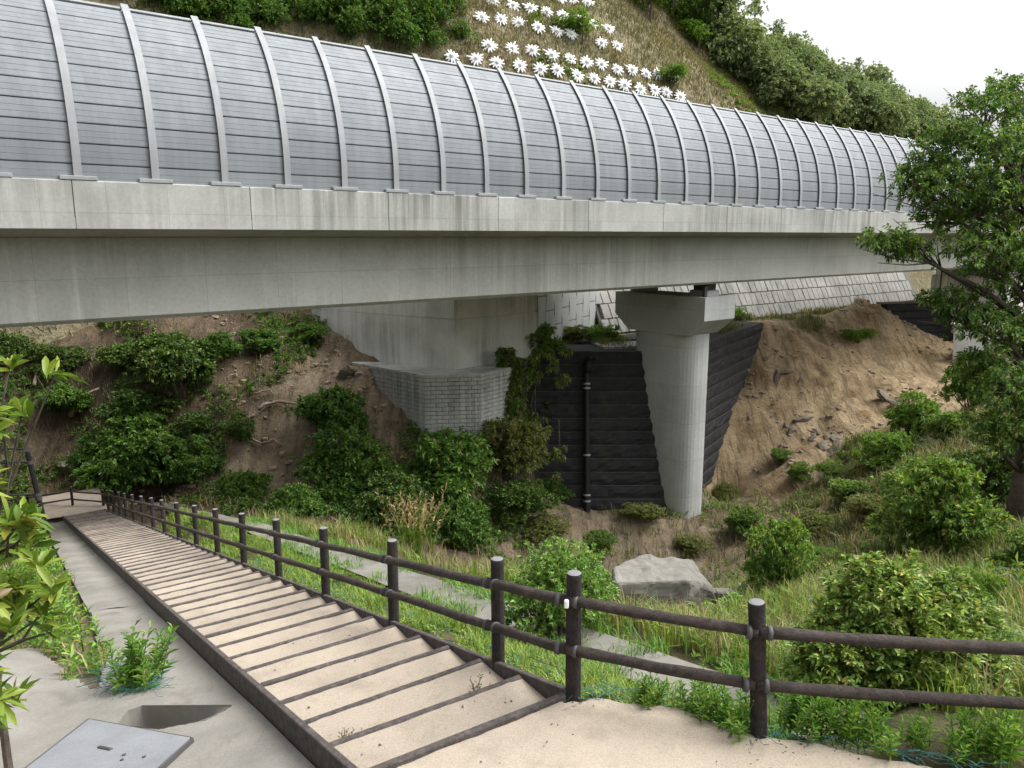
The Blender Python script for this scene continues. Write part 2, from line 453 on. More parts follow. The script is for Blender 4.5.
# ------------------------------------------------------------------ terrain
# control points: world x, y, z and the kind of ground (0 soil, 1 sand, 2 grass, 3 dark forest soil)
CP = []
def cpx(x, y, d, k): P = ony(x, y, d); CP.append((P[0], P[1], P[2], k))     # a pixel at forward distance d
def cpw(x, y, z, k): CP.append((x, y, z, k))
for t in (-0.9, 1.5, 4, 8, 12, 16, 20, 24, 28, 32):                         # along the stairs and the lower path
    for q, dz in ((-0.4, -0.22), (-1.5, -0.35 - 0.55 * max(0, 1 - max(t, 0) / 16)), (-3.1, -0.42 - 0.62 * max(0, 1 - max(t, 0) / 16)), (2.2, -0.3), (4.5, -0.1)):
        P = stp(t, q, dz); cpw(P[0], P[1], P[2], 2 if t < 20 else 3)
for t in (0, 4, 8, 12, 16, 20, 25):                                           # bank falling away beyond the path
    P = stp(t, -4.6, -1.3 - (1.1 if t < 10 else 0.2)); cpw(P[0], P[1], P[2], 2)
for q in (-3.2, -1, 1.5, 4): 
    P = stp(36, q, -0.2); cpw(P[0], P[1], P[2], 3)
for x, y, z in ((-3, 0, -1.7), (0, -1, -1.65), (3, -2, -1.6), (0, -8, -1.2), (-8, -6, -1.0), (-8, 2, -2.4), (-14, 10, -4.2), (-22, 20, -6.5), (12, -6, -1.5),
                (-1.2, 3.0, -3.25), (1.0, 3.2, -3.14), (2.4, 3.4, -3.14), (4, 2.2, -3.14), (6, 1, -2.9), (12, 2, -3.5), (20, 0, -3)): cpw(x, y, z, 2)
for p in ((1024, 760, 3.9), (960, 745, 4.3), (1100, 740, 4.6)): cpx(*p, 2)
for p in ((700, 655, 7.6, 2), (640, 625, 9.0, 2), (740, 615, 11.5, 2), (620, 606, 17, 2), (700, 606, 17, 2), (560, 590, 12, 2), (840, 640, 8.2, 2), (930, 620, 10, 2),
          (1020, 640, 8.5, 2), (1010, 590, 12.5, 2), (900, 595, 14, 2), (800, 585, 18, 2), (1100, 600, 12, 2), (1200, 500, 18, 2)): cpx(*p)
for x, y, z in ((2, 22, -11.2), (6, 23, -11.8), (4, 30, -15.3), (9, 31, -15.6), (-2, 28, -12.6), (13, 30, -14.4), (0, 35, -15.5), (6, 37, -17.3), (11, 37, -17.0)): cpw(x, y, z, 0)
for p in ((800, 565, 22, 2), (950, 555, 20, 2), (1010, 520, 24, 2), (900, 505, 33, 2), (1000, 450, 34, 2), (850, 535, 33, 2), (1010, 400, 40, 2), (930, 445, 42, 2),
          (860, 462, 45, 2), (810, 505, 42, 2), (765, 535, 40.5, 0)): cpx(*p)
# bench and bank in front of the pier
for x, y, z in ((1, 45.6, -15.4), (5, 45.6, -15.7), (9, 46, -15.9), (12, 47.5, -16.4), (9.5, 43.2, -15.95), (11.6, 44.6, -16.0), (6, 43.4, -15.8), (3, 43.4, -15.5), (8.5, 42.4, -15.9), (8, 44.6, -15.9)): cpw(x, y, z, 0)
for p in ((550, 508, 43.2, 0), (600, 514, 43.6, 0), (735, 505, 47, 0), (600, 554, 40, 0), (660, 553, 40.2, 0), (720, 547, 40.5, 0), (540, 540, 38.8, 0)): cpx(*p)
# bare slope on the right
for p in ((722, 492, 50, 1), (740, 450, 52, 1), (752, 400, 55, 1), (760, 352, 59.5, 1), (768, 326, 62.0, 1), (850, 312, 67.5, 1), (800, 400, 55.5, 1), (850, 350, 62, 1), (880, 400, 54, 1),
          (800, 460, 47.5, 1), (850, 430, 50.5, 1), (925, 385, 61, 1), (940, 347, 71.0, 1), (912, 324, 70.0, 1), (965, 353, 70.5, 1), (985, 358, 69, 1), (890, 308, 69.5, 1), (780, 480, 46.5, 1), (1010, 350, 60, 2)): cpx(*p)
# steep eroded slope on the left, under and behind the bridge
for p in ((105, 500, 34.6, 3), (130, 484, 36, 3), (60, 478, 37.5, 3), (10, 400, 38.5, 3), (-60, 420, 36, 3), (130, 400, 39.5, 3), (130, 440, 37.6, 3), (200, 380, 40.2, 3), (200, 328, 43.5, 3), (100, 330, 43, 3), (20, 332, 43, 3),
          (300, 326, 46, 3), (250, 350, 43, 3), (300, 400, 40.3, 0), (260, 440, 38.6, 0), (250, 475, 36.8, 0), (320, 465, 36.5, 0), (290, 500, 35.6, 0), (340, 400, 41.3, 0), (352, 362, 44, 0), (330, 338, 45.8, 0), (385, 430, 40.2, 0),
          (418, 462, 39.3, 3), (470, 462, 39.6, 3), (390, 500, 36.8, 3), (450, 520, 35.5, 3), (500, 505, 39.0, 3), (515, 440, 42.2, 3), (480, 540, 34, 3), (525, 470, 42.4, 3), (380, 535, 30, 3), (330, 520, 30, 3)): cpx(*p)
# ground behind the bridge, rising to the hill
for s_ in (-40, -25, -12, 0, 12):
    P = br(s_, 46, -4.0); cpw(P[0], P[1], P[2], 3)
    P = br(s_, 54, 1.5); cpw(P[0], P[1], P[2], 3)
for s_ in (26, 40, 60, 80):
    P = br(s_, 37, -6.7); cpw(P[0], P[1], P[2], 2)
    P = br(s_, 47, -5.0); cpw(P[0], P[1], P[2], 2)
for x, y, z in ((60, 10, -6), (60, 40, -7), (75, 60, -8), (60, 75, -7.5), (-45, 30, -6), (-45, 45, -3), (-40, 5, -2), (40, 8, -5), (45, 25, -7), (45, 45, -8.5), (50, 62, -9)): cpw(x, y, z, 2)
CPA = np.array(CP)
def _rbf(P, W):
    n = len(P); R = np.linalg.norm(P[:, None, :] - P[None], axis=2)
    A = np.zeros((n + 3, n + 3)); A[:n, :n] = R - np.eye(n) * 0.15; A[:n, n] = 1; A[:n, n + 1:] = P; A[n, :n] = 1; A[n + 1:, :n] = P.T
    return np.linalg.solve(A, np.concatenate([W, np.zeros(3)]))
_co = _rbf(CPA[:, :2], CPA[:, 2])
WALL_TOP = -6.72
# reinforced-earth terrace: front edge, corner hidden in the pier, edge running back to the right
TER = [(1.0, 45.8), (10.0, 45.8), (19.7, 61.4)]
_e = br(0, 34.6, 0)
def inside_terrace(x, y):
    s_ = x * BD[0] + y * BD[1]; w_ = x * BN[0] + y * BN[1]
    a = (y > 46.15) & (x > 0.2)
    dx, dy = 9.7 / math.hypot(9.7, 15.6), 15.6 / math.hypot(9.7, 15.6)
    b = ((x - 10.0) * dy - (y - 45.8) * dx) < -0.35           # left of the right-hand wall
    c = w_ > 35.2
    w1_, w2_ = ony(884, 303, 71.5), ony(985, 296, 75.0)
    e = ((w2_[0] - w1_[0]) * (y - w1_[1]) - (w2_[1] - w1_[1]) * (x - w1_[0])) / math.hypot(w2_[0] - w1_[0], w2_[1] - w1_[1]) > 0.3
    return (a & b & (w_ > 24)) | (c & (s_ > 44)) | (e & (x > w1_[0]) & (y > 60))
def terrain_raw(x, y):
    x = np.asarray(x, float); y = np.asarray(y, float); sh = x.shape; xf_, yf_ = x.ravel(), y.ravel()
    z = np.full(xf_.shape, _co[-3]) + _co[-2] * xf_ + _co[-1] * yf_
    for i in range(len(CPA)): z += _co[i] * np.hypot(xf_ - CPA[i, 0], yf_ - CPA[i, 1])
    far = np.clip((np.hypot(xf_, yf_) - 9) / 14, 0, 1)
    t, q = tq(xf_, yf_)
    ter = inside_terrace(xf_, yf_)
    steep = np.clip((yf_ - 30) / 8, 0, 1)
    far = far * (1 - 0.8 * np.exp(-((xf_ - 8) / 5.0) ** 2 - ((yf_ - 44) / 2.5) ** 2))
    z += far * (fbm(xf_ * 0.35, yf_ * 0.35, 4) * 0.9 + steep * fbm(xf_ * 1.1 + 9, yf_ * 1.1, 3) * 0.45) + 0.06 * fbm(xf_ * 2.3, yf_ * 2.3, 3)
    # corridor of stairs, channel and lower path
    cor = np.clip(1 - (np.maximum(np.maximum(-0.35 - q, q - 2.4), 0)) / 0.6, 0, 1) * ((t > -1.2) & (t < 34))
    z = z * (1 - cor) + cor * (SP0[2] - SLOPE * np.minimum(t, 32.5) - 0.42)
    pq = np.clip(1 - np.maximum(np.abs(q + 2.25) - 0.55, 0) / 0.5, 0, 1) * ((t > -1.8) & (t < 36))
    z = z * (1 - pq) + pq * (SP0[2] - SLOPE * t - 0.36 - 0.6 * np.clip(1 - np.maximum(t, 0) / 16, 0, 1))
    apr = (t > -4) & (t < 6.5) & (q > 1.2) & (q < 5.2)
    z = np.where(apr, np.minimum(z, SP0[2] - SLOPE * t - 0.45), z)
    pl = (yf_ > 1.5) & (t < -0.6) & (q > -2.6) & (q < 2.2)
    z = np.where(pl, np.minimum(z, PLATEAU - 0.10), z)
    z = np.where(ter, WALL_TOP - 0.12 + 0.1 * fbm(xf_ * 0.7, yf_ * 0.7, 3), z)
    return z.reshape(sh)
GX0, GX1, GY0, GY1, GS = -48.0, 74.0, -12.0, 84.0, 0.4
gx = np.arange(GX0, GX1 + 1e-6, GS); gy = np.arange(GY0, GY1 + 1e-6, GS)
GXX, GYY = np.meshgrid(gx, gy, indexing='ij')
GZ = terrain_raw(GXX, GYY)
def zt(x, y):
    fx = np.clip((np.asarray(x, float) - GX0) / GS, 0, len(gx) - 1.001); fy = np.clip((np.asarray(y, float) - GY0) / GS, 0, len(gy) - 1.001)
    i = fx.astype(int); j = fy.astype(int); a = fx - i; b = fy - j
    return (GZ[i, j] * (1 - a) + GZ[i + 1, j] * a) * (1 - b) + (GZ[i, j + 1] * (1 - a) + GZ[i + 1, j + 1] * a) * b
def gridfaces(ni, nj):
    i, j = np.meshgrid(np.arange(ni - 1), np.arange(nj - 1), indexing='ij')
    a = (i * nj + j).ravel()
    return np.stack([a, a + nj, a + nj + 1, a + 1], 1)
def hit(px, py, ymin=3.5, ymax=82.0):
    """where the sight line of a place in the photograph meets the ground"""
    r = ray(px, py); Y = np.arange(ymin, ymax, 0.05); k = Y / r[1]
    P = r[None] * k[:, None]
    below = P[:, 2] <= zt(P[:, 0], P[:, 1])
    i = int(np.argmax(below)) if below.any() else len(Y) - 1
    p = P[i]; return np.array([p[0], p[1], float(zt(p[0], p[1]))])

def _ground_mat():
    k = NT('valley_ground')
    a = k.new("ShaderNodeVertexColor", layer_name="zone")
    sep = k.new("ShaderNodeSeparateColor"); k.l.new(a.outputs[0], sep.inputs[0])
    fine = k.noise(3.2, 9, 0.72, dist=0.5); big = k.noise(0.35, 6, 0.65)
    soil = k.ramp(big, [(0.3, (0.14, 0.108, 0.07)), (0.5, (0.22, 0.175, 0.118)), (0.72, (0.31, 0.255, 0.18))])
    sand = k.ramp(big, [(0.28, (0.20, 0.138, 0.072)), (0.42, (0.28, 0.205, 0.118)), (0.55, (0.37, 0.285, 0.175)), (0.64, (0.29, 0.21, 0.118)), (0.76, (0.29, 0.165, 0.066))])
    grass = k.ramp(big, [(0.3, (0.075, 0.085, 0.035)), (0.55, (0.13, 0.12, 0.06)), (0.75, (0.20, 0.17, 0.10))])
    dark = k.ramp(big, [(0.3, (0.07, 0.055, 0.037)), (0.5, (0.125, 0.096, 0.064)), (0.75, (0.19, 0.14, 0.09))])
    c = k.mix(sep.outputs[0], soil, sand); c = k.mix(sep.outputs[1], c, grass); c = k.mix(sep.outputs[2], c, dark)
    f = k.ramp(fine, [(0.26, 0.55), (0.5, 1.0), (0.74, 1.35)])
    c = k.mix(0.8, c, f, 'MULTIPLY')
    # rills: noise stretched down the slope
    rv = k.pos((1.6, 0.25, 0.25), (0, 0, -0.45)); rl = k.ramp(k.noise(1.3, 7, 0.7, rv), [(0.40, 0.0), (0.52, 1.0)])
    c = k.mix(0.36, c, rl, 'MULTIPLY')
    v = k.new("ShaderNodeTexVoronoi"); v.inputs["Scale"].default_value = 4.5; k.l.new(k.pos(), v.inputs["Vector"])
    m = k.math('MULTIPLY', k.ramp(v.outputs["Distance"], [(0.12, 1.0), (0.2, 0.0)]), k.ramp(k.noise(0.9, 5, 0.6), [(0.5, 0.0), (0.62, 1.0)]))
    c = k.mix(k.math('MULTIPLY', m, 0.6), c, (0.40, 0.36, 0.29))
    h = k.math('ADD', k.math('MULTIPLY', fine, 1.0), k.math('MULTIPLY', k.noise(13, 6, 0.75), 0.35))
    k.bump(k.math('ADD', h, k.math('MULTIPLY', rl, 0.3)), 0.9, 0.28)
    return k.fin(c, 0.95, 0, 0.12)
M['ground'] = _ground_mat()
ni, nj = GXX.shape
tv = np.stack([GXX.ravel(), GYY.ravel(), GZ.ravel()], 1)
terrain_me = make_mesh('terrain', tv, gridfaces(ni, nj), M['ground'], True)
zw = np.zeros((len(tv), 4))
for kk in range(4):
    pts = CPA[CPA[:, 3] == kk][:, :2]; acc = np.zeros(len(tv))
    for p in pts: acc += 1.0 / (((tv[:, 0] - p[0]) ** 2 + (tv[:, 1] - p[1]) ** 2) + 0.3) ** 2
    zw[:, kk] = acc
zw /= zw.sum(1, keepdims=True)
zn = fbm(tv[:, 0] * 0.6, tv[:, 1] * 0.6, 4) * 0.5
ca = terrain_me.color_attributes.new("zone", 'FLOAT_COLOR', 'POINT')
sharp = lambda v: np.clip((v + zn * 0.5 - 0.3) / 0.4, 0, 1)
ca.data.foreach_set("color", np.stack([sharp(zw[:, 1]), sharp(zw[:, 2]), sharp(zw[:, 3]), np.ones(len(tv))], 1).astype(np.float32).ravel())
ZONE = zw.reshape(ni, nj, 4)
def zone(x, y):
    i = np.clip(((np.asarray(x) - GX0) / GS).astype(int), 0, ni - 1); j = np.clip(((np.asarray(y) - GY0) / GS).astype(int), 0, nj - 1)
    return ZONE[i, j]
struct(link_mesh('terrain', terrain_me, None))
M['farground'] = earthy('far_ground', [(0.3, (0.05, 0.07, 0.025)), (0.7, (0.11, 0.12, 0.05))], 0.02, 0.4, 0.2, 0.2)
struct(obj('ground', [(-3000, -3000, -24), (3000, -3000, -24), (3000, 3000, -24), (-3000, 3000, -24)], [(0, 1, 2, 3)], M['farground']))

# ------------------------------------------------------------------ hill behind the bridge (cut slope, then wooded ridge)
HC = []
def hpx(x, y, d): P = at(x, y, d); HC.append((P[0], P[1], P[2]))
for s_, z_ in ((-60, 2), (-40, 1), (-25, 0), (-10, -1), (5, -2), (20, -3.0), (32, -3), (45, -4), (60, -4.5), (75, -5), (90, -5.5), (110, -6)):
    P = br(s_, 40, z_ - 2.5); HC.append(tuple(P))
for p in ((0, -60, 56), (120, -40, 56), (250, -5, 56), (400, 20, 57), (480, 50, 58), (560, 70, 60), (640, 88, 64), (700, 100, 68), (760, 112, 73), (830, 128, 82), (900, 140, 95),
          (400, -40, 64), (500, 0, 64), (560, 0, 68), (610, 2, 73), (640, 40, 70), (660, 40, 76), (700, 62, 80), (740, 80, 83), (800, 112, 90), (840, 128, 95),
          (520, -120, 80), (300, -160, 75), (0, -200, 75), (650, -70, 92), (720, 25, 100), (760, 55, 108), (830, 80, 116), (900, 115, 124), (940, 135, 130), (1000, 160, 135), (1060, 175, 140), (1150, 190, 145)): hpx(*p)
for x, y, z in ((-80, 60, 22), (-60, 110, 45), (0, 130, 38), (40, 150, 20), (90, 165, 8), (140, 150, -2), (150, 100, -8), (110, 100, -4)): HC.append((x, y, z))
HCA = np.array(HC); _hc = _rbf(HCA[:, :2], HCA[:, 2])
def zhill(x, y):
    x = np.asarray(x, float); y = np.asarray(y, float)
    z = _hc[-3] + _hc[-2] * x + _hc[-1] * y
    for i in range(len(HCA)): z = z + _hc[i] * np.hypot(x - HCA[i, 0], y - HCA[i, 1])
    s_ = x * BD[0] + y * BD[1]; w_ = x * BN[0] + y * BN[1]
    w0 = np.interp(s_, [10, 26, 40], [50, 44, 42.5])          # foot of the hill, behind the walls
    return z + fbm(x * 0.25, y * 0.25, 4) * 0.9 - 4.0 * np.clip(w0 - w_, 0, 20)
hs_ = np.arange(-70, 130, 0.9); hw_ = np.concatenate([np.arange(38.6, 64, 0.5), np.arange(64, 150, 2.0)])
HS, HW = np.meshgrid(hs_, hw_, indexing='ij')
hx = BD[0] * HS + BN[0] * HW; hy = BD[1] * HS + BN[1] * HW; hz = zhill(hx, hy)
def _hill_mat():
    k = NT('cut_slope')
    big = k.noise(0.16, 7, 0.65); f = k.noise(2.6, 8, 0.74)
    c = k.ramp(big, [(0.28, (0.13, 0.145, 0.06)), (0.42, (0.22, 0.19, 0.115)), (0.6, (0.30, 0.26, 0.17)), (0.75, (0.18, 0.18, 0.085))])
    c = k.mix(0.9, c, k.ramp(f, [(0.25, 0.5), (0.5, 1.0), (0.75, 1.4)]), 'MULTIPLY')
    k.bump(f, 0.9, 0.4)
    return k.fin(c, 0.95, 0, 0.1)
M['hill'] = _hill_mat()
struct(obj('hillside', np.stack([hx.ravel(), hy.ravel(), hz.ravel()], 1), gridfaces(*HS.shape), M['hill'], None, True))
def hill_hit(px, py, d0=48, d1=150):
    r = ray(px, py); k = np.arange(d0, d1, 0.1); P = r[None] * k[:, None]
    w_ = P[:, :2] @ BN[:2]
    b = (P[:, 2] <= zhill(P[:, 0], P[:, 1])) & (w_ > 39)
    i = int(np.argmax(b)) if b.any() else len(k) - 1
    return P[i]

# ------------------------------------------------------------------ viaduct
S0, W0, Z0 = 30.0, 29.4, 0.0
via = thing('viaduct', 'long grey concrete box girder viaduct crossing the whole photo', 'bridge', br(S0, W0, Z0), BROT)
def bl(V): return np.asarray(V, float) - np.array([S0, W0, Z0])
SA, SB = -20.0, 92.0
web = [(26.0, -0.05), (26.0, -2.43), (26.14, -2.56), (32.7, -2.56), (32.8, -2.43), (32.8, -0.05), (30.0, 0.02), (28.8, 0.02)]
V, F = extrude(web, SA, SB); fix_normals(obj('box_girder', bl(V), F, M['girder'], via))
slab = [(24.42, 0.215), (24.42, 0.50), (34.38, 0.50), (34.38, 0.215), (32.82, -0.04), (25.98, -0.04)]
V, F = extrude(slab, SA, SB); fix_normals(obj('deck_slab', bl(V), F, M['girder'], via))
seg = [(24.40, 0.20), (24.40, 1.47), (24.425, 1.495), (24.78, 1.495), (24.80, 1.47), (24.80, 0.52), (24.43, 0.52), (24.43, 0.20)]
L_SEG = 4.9
V, F = extrude(seg, -L_SEG / 2 + 0.012, L_SEG / 2 - 0.012)
sm = make_mesh('parapet_segment', V, F, M['parapet'])
bm = bmesh.new(); bm.from_mesh(sm); bmesh.ops.recalc_face_normals(bm, faces=bm.faces); bm.to_mesh(sm); bm.free()
for i in range(22):
    o = link_mesh('parapet_segment', sm, None, via); o.location = (SA + L_SEG * (i + 0.5) - S0, -W0, -Z0)
V, F = extrude([(24.46, 0.51), (24.46, 1.44), (24.72, 1.44), (24.72, 0.51)], SA, SB)
fix_normals(obj('parapet_joint_filler', bl(V), F, M['joint'], via))
V, F = extrude([(34.0, 0.52), (34.0, 1.49), (34.36, 1.49), (34.36, 0.52)], SA, SB)
fix_normals(obj('far_parapet', bl(V), F, M['parapet'], via))
V, F = extrude([(24.82, 0.505), (24.82, 0.60), (33.98, 0.60), (33.98, 0.505)], SA, SB)
fix_normals(obj('road_surface', bl(V), F, earthy('asphalt', [(0.3, (0.04, 0.04, 0.042)), (0.7, (0.065, 0.065, 0.065))], 2, 20, 0.3, 0.02), via))

# ------------------------------------------------------------------ noise barrier on the parapet
bar = thing('noise_barrier', 'tall curved grey metal noise barrier along the top of the viaduct', 'noise barrier', br(S0, 24.5, 1.495), BROT)
def prof(l, off=0.0):
    """barrier section: arc length up from its foot -> (w, z, tilt)"""
    zb, l0, R, w0 = 1.40, 0.7, 6.6, 24.56
    if l <= l0: w, z, a = w0, zb + l, 0.0
    else:
        a = (l - l0) / R; w, z = w0 + R * (1 - math.cos(a)), zb + l0 + R * math.sin(a)
    return w - off * math.cos(a), z + off * math.sin(a), a
POST0, PITCHP, N_ROW, LTOP, PHT = 4.68, 2.0, 10, 5.60, 0.545
def post_mesh():
    mb = MB(); n = 26; ls = [0.08 + (LTOP + 0.06 - 0.08) * i / (n - 1) for i in range(n)]
    for (wd, o0, o1) in ((0.21, 0.125, 0.105), (0.02, 0.105, -0.085), (0.21, -0.085, -0.10)):
        V = []; F = []
        for l in ls:
            for sx, oo in ((-wd / 2, o0), (wd / 2, o0), (wd / 2, o1), (-wd / 2, o1)):
                w, z, a = prof(l, oo); V.append((sx, w - 24.5, z - 1.495))
        for i in range(n - 1):
            for k in range(4): F.append((i * 4 + k, i * 4 + (k + 1) % 4, i * 4 + 4 + (k + 1) % 4, i * 4 + 4 + k))
        F += [(3, 2, 1, 0), (n * 4 - 4, n * 4 - 3, n * 4 - 2, n * 4 - 1)]
        mb.add(V, F)
    return mb.mesh('post', M['galv'])
pm = post_mesh()
V, F = cbox(0.92, 0.26, 0.11, 0.012); plate_me = make_mesh('base_plate', V, F, M['galv'])
def panel_mesh():
    """one louvred sheet: two shallow ribs, lapped edges, local x along the barrier, z up its face, -y outwards"""
    L = PITCHP - 0.026; H = 0.5
    pr = [(-0.000, 0.0), (-0.034, 0.004), (-0.040, 0.030), (-0.042, 0.160), (-0.036, 0.165), (-0.036, 0.172), (-0.042, 0.177), (-0.043, 0.320), (-0.037, 0.325), (-0.037, 0.332), (-0.043, 0.337),
          (-0.040, 0.512), (-0.012, 0.519), (0.032, 0.521), (0.034, 0.552), (0.05, 0.552), (0.05, 0.0)]
    V, F = extrude(pr, -L / 2, L / 2)
    me = make_mesh('panel', V, F, M['panel'])
    bm = bmesh.new(); bm.from_mesh(me); bmesh.ops.recalc_face_normals(bm, faces=bm.faces); bm.to_mesh(me); bm.free()
    return me
panm = panel_mesh()
V, F = cbox(PITCHP - 0.22, 0.16, 0.10, 0.01); capm = make_mesh('cap_strip', V, F, M['capstrip'])
def panel_xf(i, r):
    l0, l1 = r * PHT, r * PHT + 0.50
    w0, z0, _ = prof(l0); w1, z1, _ = prof(l1); a = math.atan2(w1 - w0, z1 - z0)
    return Matrix.Translation((POST0 + PITCHP * (i + 0.5) - S0, w0 - 24.5, z0 - 1.495)) @ Matrix.Rotation(-a, 4, 'X')
rest = MB()
for i in range(-12, 36):
    if i < 35:
        if -2 <= i < 27:
            for r in range(N_ROW):
                o = link_mesh('panel', panm, None, bar); o.matrix_local = panel_xf(i, r)
        else:
            for r in range(N_ROW):
                mx = panel_xf(i, r); rest.add([mx @ v.co for v in panm.vertices], [tuple(p.vertices) for p in panm.polygons])
        w, z, a = prof(5.52)
        o = link_mesh('cap_strip', capm, None, bar); o.location = (POST0 + PITCHP * (i + 0.5) - S0, w - 24.5, z - 1.495); o.rotation_euler = (-a, 0, 0)
    o = link_mesh('post', pm, None, bar); o.location = (POST0 + PITCHP * i - S0, 0, 0)
    b = link_mesh('base_plate', plate_me, None, o); b.location = (0, 0.015, 0.058)
stuff(rest.build('panel', M['panel'], bar))

# ------------------------------------------------------------------ pier
PC = br(36.05, 29.4, 0)
pier = thing('bridge_pier', 'pale concrete hammerhead pier standing under the viaduct', 'pier', (PC[0], PC[1], -17.2), BROT)
def oval(a, b, n=40, p=2.9):
    r = []
    for i in range(n):
        t = 2 * math.pi * i / n; c_, s_ = math.cos(t), math.sin(t)
        r.append((a * math.copysign(abs(c_) ** (2 / p), c_), b * math.copysign(abs(s_) ** (2 / p), s_)))
    return r
ov = oval(1.30, 2.28)
mb = MB(); rings = [(0.0, 1.0), (4.0, 1.0), (4.02, 0.998), (8.0, 0.998), (8.02, 1.0), (11.75, 1.0)]
V = [(p[0] * k, p[1] * k, z) for z, k in rings for p in ov]; n = len(ov)
F = [(i * n + j, i * n + (j + 1) % n, (i + 1) * n + (j + 1) % n, (i + 1) * n + j) for i in range(len(rings) - 1) for j in range(n)]
F += [tuple(range(n - 1, -1, -1)), tuple((len(rings) - 1) * n + j for j in range(n))]
obj('column', V, F, M['pier'], pier, False)
zc = lambda z: z + 17.2
cap = [(-3.3, zc(-3.28)), (-3.3, zc(-4.55)), (-2.2, zc(-5.45)), (2.2, zc(-5.45)), (3.3, zc(-4.55)), (3.3, zc(-3.28))]
V, F = extrude(cap, -1.36, 1.36); fix_normals(obj('cap', V, F, M['pier'], pier))
for y in (-2.2, 2.2):
    V, F = cbox(1.1, 1.2, 0.32, 0.02, (0, y, zc(-3.12))); obj('bearing_plinth', V, F, M['pier'], pier)
    V, F = cbox(0.85, 0.9, 0.40, 0.02, (0, y, zc(-2.765))); obj('bearing', V, F, M['bearing'], pier)
for y in (-2.9,):
    V, F = cbox(0.25, 0.2, 0.62, 0.02, (-0.9, y, zc(-2.96))); obj('stopper', V, F, M['bearing'], pier)

# far abutment on the right, behind the tree
V, F = prism([br(80, 25.8, 0), br(92, 25.8, 0), br(92, 33.2, 0), br(80, 33.2, 0)], -9, -2.57)
ab = thing('end_abutment', 'grey concrete abutment under the far end of the viaduct behind the tree', 'abutment', br(86, 29.4, -9))
fix_normals(obj('wall', np.array(V) - np.array(ab.location), F, M['abut'], ab))
V, F = prism([br(78.2, 26.2, 0), br(79.99, 26.2, 0), br(79.99, 32.8, 0), br(78.2, 32.8, 0)], -9, -3.6)
fix_normals(obj('bearing_shelf', np.array(V) - np.array(ab.location), F, M['abut'], ab))

# ------------------------------------------------------------------ concrete abutment behind the girder, on its block-faced base
ZB = -7.2
A_ = [onz(376, 362.5, ZB), onz(427, 369, ZB), onz(455, 371, ZB), onz(513, 362.5, ZB)]
A_ = [a[:2] for a in A_]
dirR = (A_[3] - A_[2]) / np.linalg.norm(A_[3] - A_[2]); dirL = (A_[0] - A_[1]) / np.linalg.norm(A_[0] - A_[1])
kR = 1.0
while True:
    e_ = A_[2] + dirR * kR
    if 512 + F_PX * e_[0] / (e_[1] * cP - ZB * sP) > 537: break
    kR += 0.05
endR = A_[2] + dirR * kR; endL = A_[1] + dirL * 9.5
poly = [endL, A_[1], A_[2], endR, endR + np.array([-2, 8]), endL + np.array([3, 6])]
abt = thing('concrete_abutment', 'smooth pale concrete abutment with angled corner behind the girder', 'abutment', (A_[2][0], A_[2][1], ZB))
loc = np.array(abt.location)
def lift(z0, z1, ins, name):
    c = np.mean(poly, axis=0); pp = [np.array(p) + (c - np.array(p)) / np.linalg.norm(c - np.array(p)) * ins for p in poly]
    V, F = prism(pp, z0, z1); return fix_normals(obj(name, np.array(V) - loc, F, M['abut'], abt))
lift(ZB - 0.02, -4.42, 0.0, 'lower_lift'); lift(-4.36, -1.2, 0.06, 'upper_lift'); lift(-4.6, -4.0, 0.12, 'joint')
# block-faced base
ZT = -7.22
B_ = [onz(352, 364, ZT)[:2], onz(410, 374.5, ZT)[:2], onz(424, 377, ZT)[:2], onz(481, 375.5, ZT)[:2], onz(519, 367.5, ZT)[:2]]
bw = thing('block_faced_base', 'grey stained block-faced concrete base below the smooth abutment', 'retaining wall', (B_[2][0], B_[2][1], -11.8))
loc = np.array(bw.location)
H_B, ROW, BL = 4.5, 0.225, 0.62
core = [b + np.array([0, 0.16]) for b in B_] + [endR + np.array([0, 2]), endL + np.array([1, 3])]
V, F = prism(core, ZT - H_B, ZT - 0.05); fix_normals(obj('core', np.array(V) - loc, F, M['joint'], bw))
lip = [b + np.array([0, -0.04]) for b in B_] + [endR + np.array([0, 2.0]), endL + np.array([1, 3.0])]
V, F = prism(lip, ZT - 0.06, ZT + 0.10); fix_normals(obj('coping', np.array(V) - loc, F, M['block'], bw))
rng = np.random.RandomState(3)
BM = {}
for fi in range(4):
    a, b = B_[fi], B_[fi + 1]; Ld = np.linalg.norm(b - a); ex = np.array([*(b - a) / Ld, 0]); ey = np.array([-ex[1], ex[0], 0])
    for r in range(int(H_B / ROW)):
        x = -BL / 2 if r % 2 and fi != 1 else 0.0
        while x < Ld - 0.02:
            x0, x1 = max(x, 0), min(x + BL, Ld); x += BL
            if x1 - x0 < 0.06: continue
            key = round(x1 - x0, 2)
            if key not in BM: V, F = cbox(key - 0.018, 0.16, ROW - 0.018, 0.018); BM[key] = make_mesh('block', V, F, M['block'])
            o = link_mesh('block', BM[key], None, bw)
            ctr = np.array([*a, 0]) + ex * (x0 + x1) / 2 + ey * (0.08 + 0.012 * rng.rand()) + np.array([0, 0, ZT - 0.07 - ROW * (r + 0.5)])
            o.matrix_local = Matrix.Translation(ctr - loc) @ Matrix(((ex[0], ey[0], 0, 0), (ex[1], ey[1], 0, 0), (0, 0, 1, 0), (0, 0, 0, 1)))

